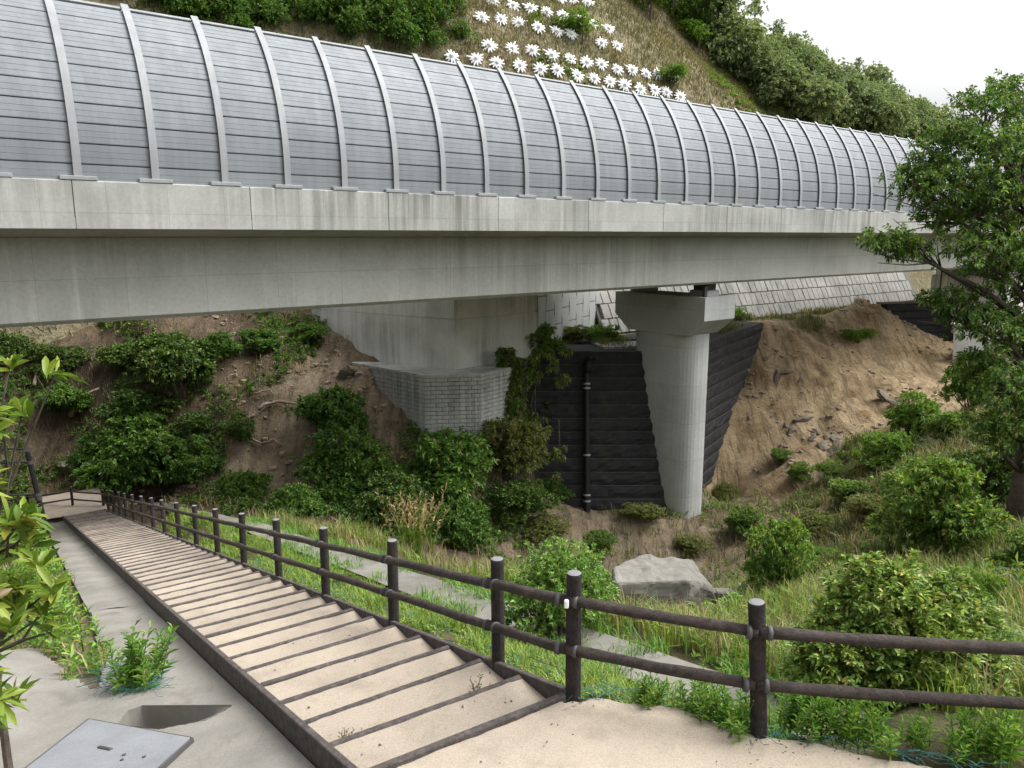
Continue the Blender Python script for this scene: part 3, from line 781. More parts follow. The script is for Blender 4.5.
# ------------------------------------------------------------------ panel-faced retaining wall right of the abutment, and the leaning frame wall
pw = thing('panel_wall', 'retaining wall of staggered pale concrete panels right of the smooth abutment', 'retaining wall', (endR[0], endR[1], WALL_TOP))
loc = np.array(pw.location)
p1 = ony(606, 340, 57.5)[:2]
Ld = np.linalg.norm(p1 - endR); ex = np.array([*(p1 - endR) / Ld, 0]); ey = np.array([-ex[1], ex[0], 0])
V, F = cbox(Ld, 0.3, 6.2, 0.01); obj('backing', xf(V, np.array([*endR, WALL_TOP + 2.6]) + ex * Ld / 2 + ey * 0.32 - loc, ex, ey, (0, 0, 1)), F, M['joint'], pw)
ncol = max(4, int(round(Ld / 1.32))); cw = Ld / ncol
ear = [(-0.5, -0.5), (0.5, -0.5), (0.5, -0.22), (0.56, -0.16), (0.56, 0.16), (0.5, 0.22), (0.5, 0.5), (-0.5, 0.5), (-0.5, 0.22), (-0.44, 0.16), (-0.44, -0.16), (-0.5, -0.22)]
PH = 1.9
V = [(p[0] * (cw - 0.05), y, p[1] * (PH - 0.05)) for y in (-0.09, 0.09) for p in ear]; n = len(ear)
F = [tuple(range(n)), tuple(range(2 * n - 1, n - 1, -1))] + [(i, n + i, n + (i + 1) % n, (i + 1) % n) for i in range(n)]
pme = make_mesh('panel', V, F, M['panelc'])
bm = bmesh.new(); bm.from_mesh(pme); bmesh.ops.recalc_face_normals(bm, faces=bm.faces); bm.to_mesh(pme); bm.free()
for i in range(ncol):
    for r in range(3):
        ctr = np.array([*endR, 0]) + ex * cw * (i + 0.5) + ey * 0.08 + np.array([0, 0, WALL_TOP + 0.35 + PH * r + (PH / 2 if i % 2 else 0)])
        o = link_mesh('panel', pme, None, pw)
        o.matrix_local = Matrix.Translation(ctr - loc) @ Matrix(((ex[0], ey[0], 0, 0), (ex[1], ey[1], 0, 0), (0, 0, 1, 0), (0, 0, 0, 1)))

fw = thing('slope_frame_wall', 'leaning wall of pale grey concrete frame cells behind the pier', 'retaining wall', br(64, 38, WALL_TOP), BROT)
lean = math.radians(27)
V, F = cbox(49, 0.2, 6.6, 0.01); o = obj('backing', V, F, M['cellback'], fw)
o.matrix_local = Matrix.Rotation(-lean, 4, 'X') @ Matrix.Translation((0, 0.36, 3.0))
CW, CH = 0.82, 1.15
V, F = cbox(CW - 0.05, 0.3, CH - 0.05, 0.03); cme = make_mesh('frame_cell', V, F, M['frame'])
for i in range(58):
    for r in range(5):
        o = link_mesh('frame_cell', cme, None, fw)
        o.matrix_local = Matrix.Rotation(-lean, 4, 'X') @ Matrix.Translation((-24.2 + CW * (i + (0.5 if r % 2 else 0.0)), 0.15 + 0.05 * rng.rand(), 0.5 + CH * r))

# ------------------------------------------------------------------ black reinforced-earth wall with the pier standing in its corner
gw = thing('reinforced_earth_wall', 'black mesh-faced terraced earth wall wrapping around the pier', 'retaining wall', (10.0, 45.0, -17))
loc = np.array(gw.location)
NL, ZBOT = 15, -18.4
LH = (WALL_TOP - ZBOT) / NL
BAT = 0.205
rd = np.array([9.7, 15.6]) / math.hypot(9.7, 15.6); rn = np.array([-rd[1], rd[0]]) * -1      # outward of the right-hand face points to its left-front side
rout = np.array([rd[1], -rd[0]])
def wall_line(z, step=0.0):
    """plan polygon of one layer at depth below the top"""
    dp = (WALL_TOP - z)
    f = 45.8 - dp * BAT - step                      # front face y
    o = dp * 0.05 + step                            # right-hand face offset
    # right-hand face: line through (10,45.8)+rout*o along rd
    p = np.array([10.0, 45.8]) + rout * o
    k = (f - p[1]) / rd[1]; corner = p + rd * k
    return [(-1.5, f), tuple(corner), tuple(p + rd * 18.6), (p + rd * 18.6 - rout * 3.0), (6.0, 52.0), (-1.5, 52.0)]
for i in range(NL):
    z1 = WALL_TOP - LH * i; z0 = z1 - LH
    a = wall_line(z1 - 0.01, 0.0); b = wall_line(z0, -0.03)
    n = len(a); jit = rng.randn(n, 2) * 0.02
    V = [(p[0] + jit[q][0], p[1] + jit[q][1], z0 + 0.015) for q, p in enumerate(b)] + [(p[0], p[1], z1) for p in a]
    F = [tuple(range(n - 1, -1, -1)), tuple(range(n, 2 * n))] + [(k, (k + 1) % n, n + (k + 1) % n, n + k) for k in range(n)]
    mbl = MB(); mbl.add(V, F)
    for (c0, c1, d0, d1) in ((a[0], a[1], b[0], b[1]), (a[1], a[2], b[1], b[2])):   # bulging facing of the layer
        c0, c1, d0, d1 = (np.array(q_) for q_ in (c0, c1, d0, d1)); e_ = (c1 - c0) / np.linalg.norm(c1 - c0); on = np.array([e_[1], -e_[0]])
        nu = 36; G_ = []
        for iu in range(nu):
            u = iu / (nu - 1)
            for iv in range(5):
                v = iv / 4; p = (d0 * (1 - u) + d1 * u) * (1 - v) + (c0 * (1 - u) + c1 * u) * v
                bul = 0.015 + 0.07 * math.sin(math.pi * v) + 0.05 * rng.randn() * (0.3 + math.sin(math.pi * v)) * 0.5
                G_.append((*(p + on * bul), z0 + 0.012 + (z1 - z0 - 0.014) * v))
        mbl.add(G_, [tuple(r_) for r_ in gridfaces(nu, 5)])
    lay = obj('wall_layer', np.array(mbl.V) - loc, mbl.F, M['geo'], gw)
    # pale folded mesh edge along the layer
    mb = MB(); pts = []
    for (pa, pb) in ((a[0], a[1]), (a[1], a[2])):
        for k in range(24):
            u = k / 24; pts.append(np.array([pa[0] * (1 - u) + pb[0] * u, pa[1] * (1 - u) + pb[1] * u - 0.02, z1 + rng.randn() * 0.010]))
    V, F = tube(np.array(pts) - loc, 0.022, 4); mb.add(V, F); mb.build('mesh_edge', M['geoedge'] , lay)
# light slab and kerb on the terrace
V, F = cbox(4.2, 3.0, 0.16, 0.02); sl_c = ony(628, 346, 48.6)
sl = thing('terrace_slab', 'light concrete slab lying on the terrace just left of the pier', 'slab', (sl_c[0], sl_c[1], WALL_TOP - 0.05), 0.2)
obj('slab_top', V + np.array([0, 0, 0.1]), F, M['white'] if False else M['panelc'], sl); V, F = cbox(2.4, 0.14, 0.1, 0.01); obj('pipe_cover', V + np.array([0.6, 0.9, 0.24]), F, M['black'], sl)

# drain pipe down the black wall
pd = ony(588, 368, 44.6)
dp = thing('drain_pipe', 'black vertical drain pipe with pale bands on the dark wall', 'pipe', (pd[0], pd[1] - 2.6, -17.2))
loc = np.array(dp.location)
def wy(z): return 45.8 - (WALL_TOP - z) * BAT - 0.28
top = np.array([pd[0], wy(-7.6), -7.6])
zz = np.linspace(-7.6, -17.6, 12)
V, F = tube([np.array([pd[0], wy(z), z]) - loc for z in zz], 0.19, 12); obj('pipe_body', V, F, M['black'], dp, True)
V, F = tube([np.array([pd[0], wy(-7.9), -7.9]) - loc, top + np.array([0.02, 0, 0.25]) - loc, top + np.array([0.12, 0.1, 0.42]) - loc, top + np.array([0.45, 0.5, 0.42]) - loc], [0.24, 0.24, 0.22, 0.2], 12); obj('elbow', V, F, M['black'], dp, True)
for z in (-8.5, -8.75, -12.6, -14.9, -15.25):
    V, F = tube([np.array([pd[0], wy(z), z]) - loc, np.array([pd[0], wy(z - 0.1), z - 0.1]) - loc], 0.215, 14); obj('band', V, F, M['galv'], dp)

# second black wall on the right, with a concrete wing
w1, w2 = ony(884, 303, 71.5), ony(985, 296, 75.0)
g2 = thing('far_black_wall', 'small black mesh wall at the top of the bare slope beside the tree', 'retaining wall', (w1[0], w1[1], -10))
loc = np.array(g2.location); Ld = np.linalg.norm((w2 - w1)[:2]); ex = np.array([*((w2 - w1)[:2] / Ld), 0]); ey = np.array([-ex[1], ex[0], 0])
for i in range(8):
    z1 = -6.1 - 0.7 * i; V, F = cbox(Ld, 0.8, 0.685, 0.04)
    obj('wall_layer', xf(V, np.array([w1[0], w1[1], z1 - 0.35]) + ex * Ld / 2 + ey * (-0.09 * i) - loc, ex, ey, (0, 0, 1)), F, M['geo'], g2)
V, F = cbox(Ld + 1, 0.9, 0.16, 0.03); obj('coping', xf(V, np.array([w1[0], w1[1], -6.02]) + ex * Ld / 2 - loc, ex, ey, (0, 0, 1)), F, M['rock'], g2)
wc = ony(985, 345, 63)
cwg = thing('concrete_wing', 'pale concrete wing wall right of the small black wall', 'retaining wall', (wc[0], wc[1], wc[2] - 2))
V, F = prism([(-2.4, 0), (3, -1.0), (3, 1.2), (-2.0, 0.7)], -1, 3.6)
V = [(v[0] + (0.7 if (v[2] > 0 and v[0] < 0) else 0) - (1.0 if v[2] > 0 and v[0] < 0 else 0), v[1], v[2]) for v in V]
fix_normals(obj('wing_face', V, F, M['abut'], cwg)); V, F = cbox(5.6, 1.2, 0.14, 0.02, (0.2, 0.1, 3.68)); obj('wing_coping', V, F, M['abut'], cwg)
gp = ony(939, 300, 73.5)
gpl = thing('terrace_post', 'thin dark upright post on the terrace under the far girder', 'post', (gp[0], gp[1], -6.7))
V, F = tube([(0, 0, 0), (0, 0, 3.9)], 0.07, 8); obj('pole', V, F, M['bearing'], gpl); V, F = cbox(0.3, 0.3, 0.05, 0.01, (0, 0, 0.03)); obj('foot_plate', V, F, M['bearing'], gpl)
# ------------------------------------------------------------------ sand path at the head of the stairs
rng = np.random.RandomState(11)
edge_px = [(566, 699), (600, 690), (640, 697), (690, 708), (735, 728), (770, 737), (820, 741), (880, 748), (930, 757), (985, 770)]
ep = [onz(x, y, PLATEAU)[:2] for x, y in edge_px]
outer = [ep[-1] + np.array([0.9, -0.3]), np.array([6.0, 2.6]), np.array([6.0, 1.2])]
right = [stp(T_TOP, 0.05)[:2], *ep, *outer]
def path_sheet():
    q0, q1 = 1.50, None
    left = [stp(T_TOP, 1.48)[:2], stp(T_TOP - 0.6, 1.5)[:2], stp(T_TOP - 1.4, 1.55)[:2], stp(T_TOP - 2.4, 1.6)[:2]]
    def resample(pl, n):
        pl = np.array(pl); d_ = np.concatenate([[0], np.cumsum(np.linalg.norm(np.diff(pl, axis=0), axis=1))]); u = np.linspace(0, d_[-1], n)
        return np.stack([np.interp(u, d_, pl[:, k]) for k in (0, 1)], 1)
    n, m = 150, 60
    R = resample(right, n); Lf = resample(left, n)
    jig = fbm(np.linspace(0, 30, n), np.zeros(n), 4) * 0.10
    R[4:, 1] += jig[4:]
    u = np.linspace(0, 1, m)
    X = Lf[:, None, 0] * (1 - u) + R[:, None, 0] * u; Y = Lf[:, None, 1] * (1 - u) + R[:, None, 1] * u
    Z = PLATEAU - 0.004 + 0.035 * fbm(X * 1.1, Y * 1.1, 4) - 0.05 * np.clip((u[None] - 0.98) / 0.02, 0, 1) + 0.008 * fbm(X * 9, Y * 9, 3)
    Z -= 0.02
    return np.stack([X.ravel(), Y.ravel(), Z.ravel()], 1), gridfaces(n, m)
V, F = path_sheet(); struct(obj('sand_path', V, F[:, ::-1], M['sand'], None, True))

# ------------------------------------------------------------------ stairs
st0 = stp(T_TOP, 0)
stair = thing('staircase', 'long flight of sandy steps with brown edging descending to the left', 'stairs', st0, SROT)
RISE = STEP * SLOPE
bars = []
for v in range(4):
    V, F = cbox(0.052, 1.48, 0.15, 0.008); V[:, 2] += 0.006 * np.sin(V[:, 1] * 3 + v); bars.append(make_mesh('step_edge', V, F, M['board']))
treads = []
for v in range(6):
    nx, ny = 8, 22
    X, Y = np.meshgrid(np.linspace(-STEP / 2, STEP / 2, nx), np.linspace(-0.735, 0.735, ny), indexing='ij')
    Z = 0.012 * fbm(X * 4 + v * 9, Y * 4, 3) + 0.006 * fbm(X * 17 + v * 5, Y * 17, 2) - 0.006
    treads.append(make_mesh('tread', np.stack([X.ravel(), Y.ravel(), Z.ravel()], 1), gridfaces(nx, ny), M['sand'], True))
for i in range(N_STEP + 1):
    o = link_mesh('step_edge', bars[i % 4], None, stair); o.location = (i * STEP, 0.795 + rng.randn() * 0.004, -RISE * i - 0.075 + 0.006)
    o.rotation_euler = (0, 0, rng.randn() * 0.004)
    if i:
        o = link_mesh('tread', treads[rng.randint(6)], None, stair); o.location = (i * STEP - STEP / 2, 0.795, -RISE * i - 0.002)
        o.scale = (1 if rng.rand() < 0.5 else -1, 1 if rng.rand() < 0.5 else -1, 1)
LST = N_STEP * STEP
def side_board(q, th, top, hgt, x0, x1):
    n = 9
    for k in range(n):
        a = x0 + (x1 - x0) * k / n + 0.004; b = x0 + (x1 - x0) * (k + 1) / n - 0.004
        V, F = cbox(b - a, th, hgt, 0.006)
        V[:, 0] += (a + b) / 2; V[:, 2] += top - hgt / 2 - SLOPE * V[:, 0]; V[:, 1] += q
        obj('side_board', V, F, M['board'], stair)
side_board(0.028, 0.045, 0.020, 0.24, -0.02, LST + 0.1); side_board(1.565, 0.05, 0.026, 0.24, -0.05, LST + 0.1)
V, F = cbox(1.4, 0.05, 0.24, 0.006); obj('side_board', V + np.array([-0.75, 1.565, -0.10]), F, M['board'], stair)
fl = MB()  # landing at the foot
X, Y = np.meshgrid(np.linspace(0.05, 3.5, 20), np.linspace(-0.1, 2.2, 14), indexing='ij')
struct(obj('landing', np.array([stp(T_TOP + LST + a, b)[:2].tolist() + [stp(T_TOP + LST, 0)[2] - 0.03 + 0.03 * float(fbm(np.array([a * 2.0]), np.array([b * 2.0]), 3)[0])] for a, b in zip(X.ravel(), Y.ravel())]), gridfaces(20, 14), M['sand'], None, True))

# ------------------------------------------------------------------ bark-pattern post and rail fence
FSP, FH = 1.977, 0.89
posts = [stp(k * FSP, 0.0) - np.array([0, 0, 0.02]) for k in range(17)][::-1]
posts += [at(573, 693, 5.36), onz(759, 732, PLATEAU), onz(759, 732, PLATEAU) + np.array([1.98, -0.17, -0.05]), onz(759, 732, PLATEAU) + np.array([3.95, -0.4, -0.1])]
f1 = onz(73, 506.5, posts[0][2] + 0.1); f2 = f1 + np.array([-2.0, 0.15, -0.35]); f3 = f2 + np.array([-2.0, 0.1, -0.3])
posts = [f3, f2, f1] + posts
fence = thing('stair_fence', 'dark brown bark-textured post and rail fence beside the stairs', 'fence', posts[20])
loc = np.array(fence.location)
def post_variant(v):
    r = np.random.RandomState(50 + v); n = 20; V = []; F = []
    zs = [-0.35, 0.0, 0.2, 0.4, 0.6, FH - 0.012, FH]; rs = [0.052] * 5 + [0.0515, 0.047]
    ph = r.rand(n) * 0.006
    for z, rr in zip(zs, rs):
        for k in range(n):
            a = 2 * math.pi * k / n; q = rr + (ph[k] - 0.003 if z < FH - 0.02 else 0); V.append((q * math.cos(a), q * math.sin(a), z))
    for i in range(len(zs) - 1):
        for k in range(n): F.append((i * n + k, i * n + (k + 1) % n, (i + 1) * n + (k + 1) % n, (i + 1) * n + k))
    return make_mesh('post', V, F, M['fence'])
pvs = [post_variant(v) for v in range(3)]
a_ = np.linspace(0, 2 * math.pi, 20, endpoint=False)
capv = [(0.0475 * math.cos(a), 0.0475 * math.sin(a), FH - 0.0005) for a in a_] + [(0.03 * math.cos(a), 0.03 * math.sin(a), FH + 0.004) for a in a_]
capf = [(k, (k + 1) % 20, 20 + (k + 1) % 20, 20 + k) for k in range(20)] + [tuple(range(20, 40))]
capme = make_mesh('end_cap', capv, capf, M['posttop'])
side = np.array([SL[0], SL[1], 0]) * 0.062
RH = (0.345, 0.70)
rail_pts = {0: [], 1: []}
for i, p in enumerate(posts):
    o = link_mesh('post', pvs[i % 3], None, fence); o.location = p - loc; o.rotation_euler = (rng.randn() * 0.012, rng.randn() * 0.012 - (0.055 if i == 21 else 0), rng.rand() * 6 if i != 21 else 0)
    c = link_mesh('end_cap', capme, None, o)
    for lv in (0, 1): rail_pts[lv].append(p + side + np.array([0, 0, RH[lv]]))
for lv in (0, 1):
    R = rail_pts[lv]
    for i in range(len(R) - 1):
        a, b = R[i], R[i + 1]; nn_ = 9
        pts = [a * (1 - u) + b * u + np.array([0, 0, 0.004 * math.sin(7 * u + i)]) for u in np.linspace(0.0, 1.0, nn_)]
        V, F = tube(np.array(pts) - loc, [0.036 + 0.003 * rng.randn() * 0.6 for _ in range(nn_)], 14, True, 0.16, rng); obj('rail', V, F, M['rail'], fence, True)
    for i in range(3, len(R) - 1):
        d_ = R[i + 1] - R[i]; d_ = d_ / np.linalg.norm(d_)
        for sgn in (-1, 1):
            c_ = R[i] + d_ * 0.062 * sgn
            V, F = tube([c_ - d_ * 0.014 - loc, c_ + d_ * 0.014 - loc], 0.044, 14); obj('clamp_ring', V, F, M['clamp'], fence, True)
        V, F = cbox(0.11, 0.018, 0.05, 0.004); ex = d_; ey = np.cross([0, 0, 1.0], ex); ey /= np.linalg.norm(ey); obj('clamp_plate', xf(V, R[i] + ey * 0.040 - loc, ex, ey, np.cross(ex, ey)), F, M['clamp'], fence)
tagm = NT('white_tape').fin((0.8, 0.8, 0.78), 0.6)
V, F = cbox(0.03, 0.03, 0.06, 0.008); obj('white_tape', V + posts[20] + side * 1.55 + np.array([0.02, -0.03, RH[1]]) - loc, F, tagm, fence)

# ------------------------------------------------------------------ concrete apron, drain channel, hatch
OFF = -0.17
def poly_mask(T, Q, poly):
    ins = np.zeros(T.shape, bool); n = len(poly)
    for i in range(n):
        x0, y0 = poly[i]; x1, y1 = poly[(i + 1) % n]
        c = ((y0 > Q) != (y1 > Q)) & (T < (x1 - x0) * (Q - y0) / (y1 - y0 + 1e-12) + x0); ins ^= c
    return ins
pit = [onstairs(x, y, OFF) for x, y in ((118, 726), (128, 712), (142, 706.5), (232, 706), (206, 721), (160, 730))]
apr = [(-3.4, 1.59), (7.6, 1.59), (7.6, 2.34), (5.6, 2.42), (4.3, 2.48), (3.5, 2.55)] + [onstairs(x, y, OFF) for x, y in ((95, 690), (60, 668), (35, 655), (0, 668), (-60, 640), (-200, 700))] + [(-3.4, 4.6)]
GT, GQ = np.meshgrid(np.arange(-3.4, 7.65, 0.03), np.arange(1.545, 4.9, 0.03), indexing='ij')
inA = poly_mask(GT, GQ, apr)
rise = 0.34 * np.clip((GQ - 2.6) / 1.2, 0, 1) ** 1.2 * np.clip((GT - 2.1) / 1.2, 0, 1)
gz_ = SP0[2] - SLOPE * GT + OFF + rise + 0.02 * fbm(GT * 0.9, GQ * 0.9, 3) - 0.05 * np.exp(-((GQ - 1.85) / 0.22) ** 2) * np.clip((GT - 1.0) / 2, 0, 1)
gz_ = np.where(GT < T_TOP, np.minimum(gz_, PLATEAU + 0.0), gz_)
pm_ = poly_mask(GT, GQ, pit)
tip = onstairs(232, 706, OFF)
dist = np.hypot(GT - tip[0], GQ - tip[1])
PA = np.array(pit)
def seg_near(T, Q):
    best = np.full(T.shape, 9.0); bt_, bq_ = T.copy(), Q.copy()
    for i in range(len(PA)):
        a, b = PA[i], PA[(i + 1) % len(PA)]; ab = b - a; u = np.clip(((T - a[0]) * ab[0] + (Q - a[1]) * ab[1]) / (ab @ ab), 0, 1)
        x_, y_ = a[0] + u * ab[0], a[1] + u * ab[1]; d2 = np.hypot(T - x_, Q - y_); m_ = d2 < best
        best = np.where(m_, d2, best); bt_ = np.where(m_, x_, bt_); bq_ = np.where(m_, y_, bq_)
    return best, bt_, bq_
nd_, nt_, nq_ = seg_near(GT, GQ)
inA &= ~(pm_ & (nd_ > 0.022))                         # opening of the drain inlet
snap = nd_ <= 0.022
GT = np.where(snap, nt_, GT); GQ = np.where(snap, nq_, GQ)
gxw = SP0[0] + SH[0] * GT + SL[0] * GQ; gyw = SP0[1] + SH[1] * GT + SL[1] * GQ
Fq = gridfaces(*GT.shape); keep = inA.ravel()[Fq].all(1) & ~((pm_ | snap).ravel()[Fq].all(1))
ap_o = struct(obj('concrete_apron', np.stack([gxw.ravel(), gyw.ravel(), gz_.ravel()], 1), Fq[keep], M['apron'], None, False))
ct = np.linspace(7.55, 32.5, 90); cq = np.linspace(1.545, 1.0, 9) * 0 + np.linspace(1.595, 2.34, 9)
CT, CQ = np.meshgrid(ct, cq, indexing='ij')
CZ = SP0[2] - SLOPE * CT + OFF - 0.05 * np.exp(-((CQ - 1.8) / 0.18) ** 2) + 0.012 * fbm(CT, CQ, 3)
struct(obj('drain_channel', np.stack([(SP0[0] + SH[0] * CT + SL[0] * CQ).ravel(), (SP0[1] + SH[1] * CT + SL[1] * CQ).ravel(), CZ.ravel()], 1), gridfaces(90, 9), M['apron'], None, True))
hp = [onplane(x, y, SP0 + np.array([0, 0, OFF + 0.05]), _pn) for x, y in ((89, 719), (190, 737.5), (148, 775), (26, 768))]
hatch = thing('hatch_cover', 'square galvanised steel hatch cover set in the concrete apron', 'hatch', np.mean(hp, axis=0) - np.array([0, 0, 0.04]))
loc = np.array(hatch.location); up = -_pn / np.linalg.norm(_pn); up = up if up[2] > 0 else -up
V = [p - loc for p in hp] + [p - up * 0.03 - loc for p in hp]
fix_normals(obj('plate', V, [(0, 1, 2, 3), (7, 6, 5, 4)] + [(k, k + 4, (k + 1) % 4 + 4, (k + 1) % 4) for k in range(4)], M['hatch'], hatch))
ex = hp[1] - hp[0]; ex /= np.linalg.norm(ex); ey = np.cross(up, ex)
fr = [p + (p - np.mean(hp, axis=0)) * 0.03 - up * 0.022 for p in hp]
for k in range(4):
    p0, p1 = fr[k], fr[(k + 1) % 4]; e_ = (p1 - p0) / np.linalg.norm(p1 - p0); V, F = cbox(np.linalg.norm(p1 - p0) + 0.012, 0.016, 0.04, 0.003); obj('frame_bar', xf(V, (p0 + p1) / 2 - loc, e_, np.cross(up, e_), up), F, M['clamp'], hatch)
hb = onplane(105, 748, SP0 + np.array([0, 0, OFF + 0.054]), _pn)
V, F = cbox(0.17, 0.03, 0.012, 0.004); obj('handle', xf(V, hb - loc, ex, ey, up), F, M['clamp'], hatch)
V, F = cbox(0.15, 0.016, 0.006, 0.002); obj('handle_slot', xf(V, hb + up * 0.006 - loc, ex, ey, up), F, M['joint'], hatch)
for x, y in ((124, 755), (122, 760), (144, 757)):
    p = onplane(x, y, SP0 + np.array([0, 0, OFF + 0.052]), _pn); V, F = tube([p - loc, p + up * 0.006 - loc], 0.014, 8); obj('key_hole', V, F, M['joint'], hatch)
# sloping wall of the inlet, from its rim down into the pit
rim = []
for i in range(len(PA)):
    for u in np.linspace(0, 1, 12, endpoint=False):
        a, b = PA[i], PA[(i + 1) % len(PA)]; rim.append(a * (1 - u) + b * u)
rim = np.array(rim); cen = rim.mean(0); V = []
for dz_, kk_ in ((0.03, 1.0), (-0.04, 0.995), (-0.17, 0.95), (-0.32, 0.9)):
    for p_ in rim:
        pp = cen + (p_ - cen) * kk_; dd_ = np.clip(np.hypot(*(p_ - np.array(tip))) / 0.42, 0.05, 1) if dz_ < 0 else 0.0
        V.append(stp(pp[0], pp[1], OFF + (dz_ * dd_ if dz_ < 0 else 0.012)))
n_ = len(rim); F = [(i * n_ + j, i * n_ + (j + 1) % n_, (i + 1) * n_ + (j + 1) % n_, (i + 1) * n_ + j) for i in range(3) for j in range(n_)] + [tuple(range(3 * n_, 4 * n_))]
struct(fix_normals(obj('drain_inlet', V, F, M['oldconc'], None, True)))
# walls of the pit under the hatch
pc = np.mean(hp, axis=0)
V, F = cbox(1.25, 0.95, 0.4, 0.01); pit_o = struct(obj('drain_pit', xf(V, pc - up * 0.33, ex, ey, up), F, M['joint']))

# ------------------------------------------------------------------ lower concrete path beyond the fence
lt = np.linspace(-1.7, 36, 130); lq = np.linspace(-1.80, -2.48, 9)
LT, LQ = np.meshgrid(lt, lq, indexing='ij')
LZ = SP0[2] - SLOPE * LT - 0.27 - 0.6 * np.clip(1 - np.maximum(LT, 0) / 16, 0, 1) + 0.03 * fbm(LT * 0.7, LQ * 0.7, 3)
V = np.stack([(SP0[0] + SH[0] * LT + SL[0] * LQ).ravel(), (SP0[1] + SH[1] * LT + SL[1] * LQ).ravel(), LZ.ravel()], 1)
struct(obj('lower_path', V, gridfaces(130, 9)[:, ::-1], M['oldconc'], None, True))

# concrete block in the grass
bc = hit(665, 604, 9, 30)
_bs = 110 / F_PX * (bc[1] * cP - bc[2] * sP) / 2.5
blk = thing('concrete_block', 'broken weathered concrete block lying in the grass below the pier', 'concrete block', (bc[0], bc[1], bc[2] - 0.02))
blk.scale = (_bs, _bs, _bs)
prof_b = [(-1.12, 0), (0.55, -0.1), (1.25, 0.35), (1.25, 1.5), (-1.12, 1.5)]
topb = [(-1.05, 0.22), (0.42, 0.10), (0.80, 0.55), (0.72, 1.4), (-0.55, 1.5), (-1.05, 0.95)]
V = [(-1.14, 0, -0.7), (0.62, -0.12, -0.7), (1.36, 0.4, -0.7), (1.2, 1.3, -0.7), (-0.7, 1.4, -0.7), (-1.2, 1.0, -0.7),
     (-1.12, 0.04, 0.52), (0.50, -0.06, 0.62), (1.26, 0.42, 0.14), (0.78, 1.0, 0.66), (-0.35, 1.1, 0.78), (-1.10, 0.75, 0.60)]
F = [(5, 4, 3, 2, 1, 0), (6, 7, 9, 10, 11), (7, 8, 9)] + [(k, (k + 1) % 6, 6 + (k + 1) % 6, 6 + k) for k in range(6)]
o = fix_normals(obj('block_body', V, F, M['oldconc'], blk)); md = o.modifiers.new('b', 'BEVEL'); md.width = 0.06; md.segments = 2
md = o.modifiers.new('s', 'SUBSURF'); md.subdivision_type = 'SIMPLE'; md.levels = 4; md.render_levels = 4
_ct = bpy.data.textures.new('break', 'CLOUDS'); _ct.noise_scale = 0.35; _ct.noise_depth = 4
md = o.modifiers.new('d', 'DISPLACE'); md.texture = _ct; md.strength = 0.16; md.mid_level = 0.5
for k in range(7):
    V, F = cbox(0.28 + 0.2 * rng.rand(), 0.22 + 0.15 * rng.rand(), 0.2 + 0.1 * rng.rand(), 0.05); V += rng.randn(*V.shape) * 0.015
    V += np.array([1.35 + rng.rand() * 0.7, -0.1 + rng.rand() * 0.9, 0.05 - 0.2 * rng.rand()]); obj('fragment', V, F, M['oldconc'], blk)

# ------------------------------------------------------------------ white anchor plates on the cut slope
APX = [(140, 10), (193, 20), (240, 28), (282, 38), (325, 48), (370, 60), (405, 68), (447, 82), (110, 52), (160, 58), (210, 66), (260, 78), (308, 92), (347, 97), (428, 120), (470, 128), (350, 5), (392, 14), (318, 3),
       (130, 127), (190, 135), (245, 140), (295, 152), (343, 162), (388, 172), (428, 178), (470, 190), (508, 192), (545, 202), (578, 203), (615, 212),
       (30, 157), (95, 165), (150, 175), (210, 182), (267, 190), (310, 193), (362, 207), (408, 215), (450, 222), (490, 235), (530, 242), (568, 245), (600, 250), (637, 262)]
def star(v):
    """pressure plate cast as a star of tapering arms round a hub"""
    r = np.random.RandomState(v); mb = MB()
    for k in range(12):
        a = 2 * math.pi * (k + 0.12 * r.randn()) / 12; L = 0.60 + 0.07 * r.randn()
        V = []; F = []
        for x, w, h in ((0.10, 0.09, 0.10), (L * 0.6, 0.085, 0.085), (L, 0.045, 0.05)):
            V += [(x, -w, 0), (x, w, 0), (x, w * 0.8, h), (x, -w * 0.8, h)]
        for i in range(2): F += [(i * 4 + j, i * 4 + (j + 1) % 4, i * 4 + 4 + (j + 1) % 4, i * 4 + 4 + j) for j in range(4)]
        F += [(3, 2, 1, 0), (8, 9, 10, 11)]
        c_, s_ = math.cos(a), math.sin(a); mb.add([(p[0] * c_ - p[1] * s_, p[0] * s_ + p[1] * c_, p[2]) for p in V], F)
    return mb.mesh('star_plate', M['white'])
stars = [star(v) for v in range(5)]
V, F = tube([(0, 0, 0.0), (0, 0, 0.16), (0, 0, 0.24)], [0.19, 0.17, 0.07], 9); hubme = make_mesh('anchor_head', V, F, M['white'])
for i, (x, y) in enumerate(APX):
    P = hill_hit(440 + x / 2.667, y / 2.667)
    e = 0.8; nx = (zhill(P[0] - e, P[1]) - zhill(P[0] + e, P[1])) / (2 * e); ny = (zhill(P[0], P[1] - e) - zhill(P[0], P[1] + e)) / (2 * e)
    nrm = Vector((float(nx) + 0.15, float(ny) - 0.9, 1)).normalized()
    t = thing('slope_anchor', 'white star-shaped anchor plate in rows on the dry cut slope', 'anchor', np.array([P[0], P[1], float(zhill(P[0], P[1]))]) + np.array(nrm) * 0.20, 0, 'white anchor plates on the cut slope')
    t.rotation_euler = (nrm.to_track_quat('Z', 'Y').to_matrix() @ Matrix.Rotation(0.2 * rng.randn(), 3, 'Z')).to_euler(); t.scale = (0.95 + 0.12 * rng.rand(),) * 3
    link_mesh('star_plate', stars[i % 5], None, t); link_mesh('anchor_head', hubme, None, t)

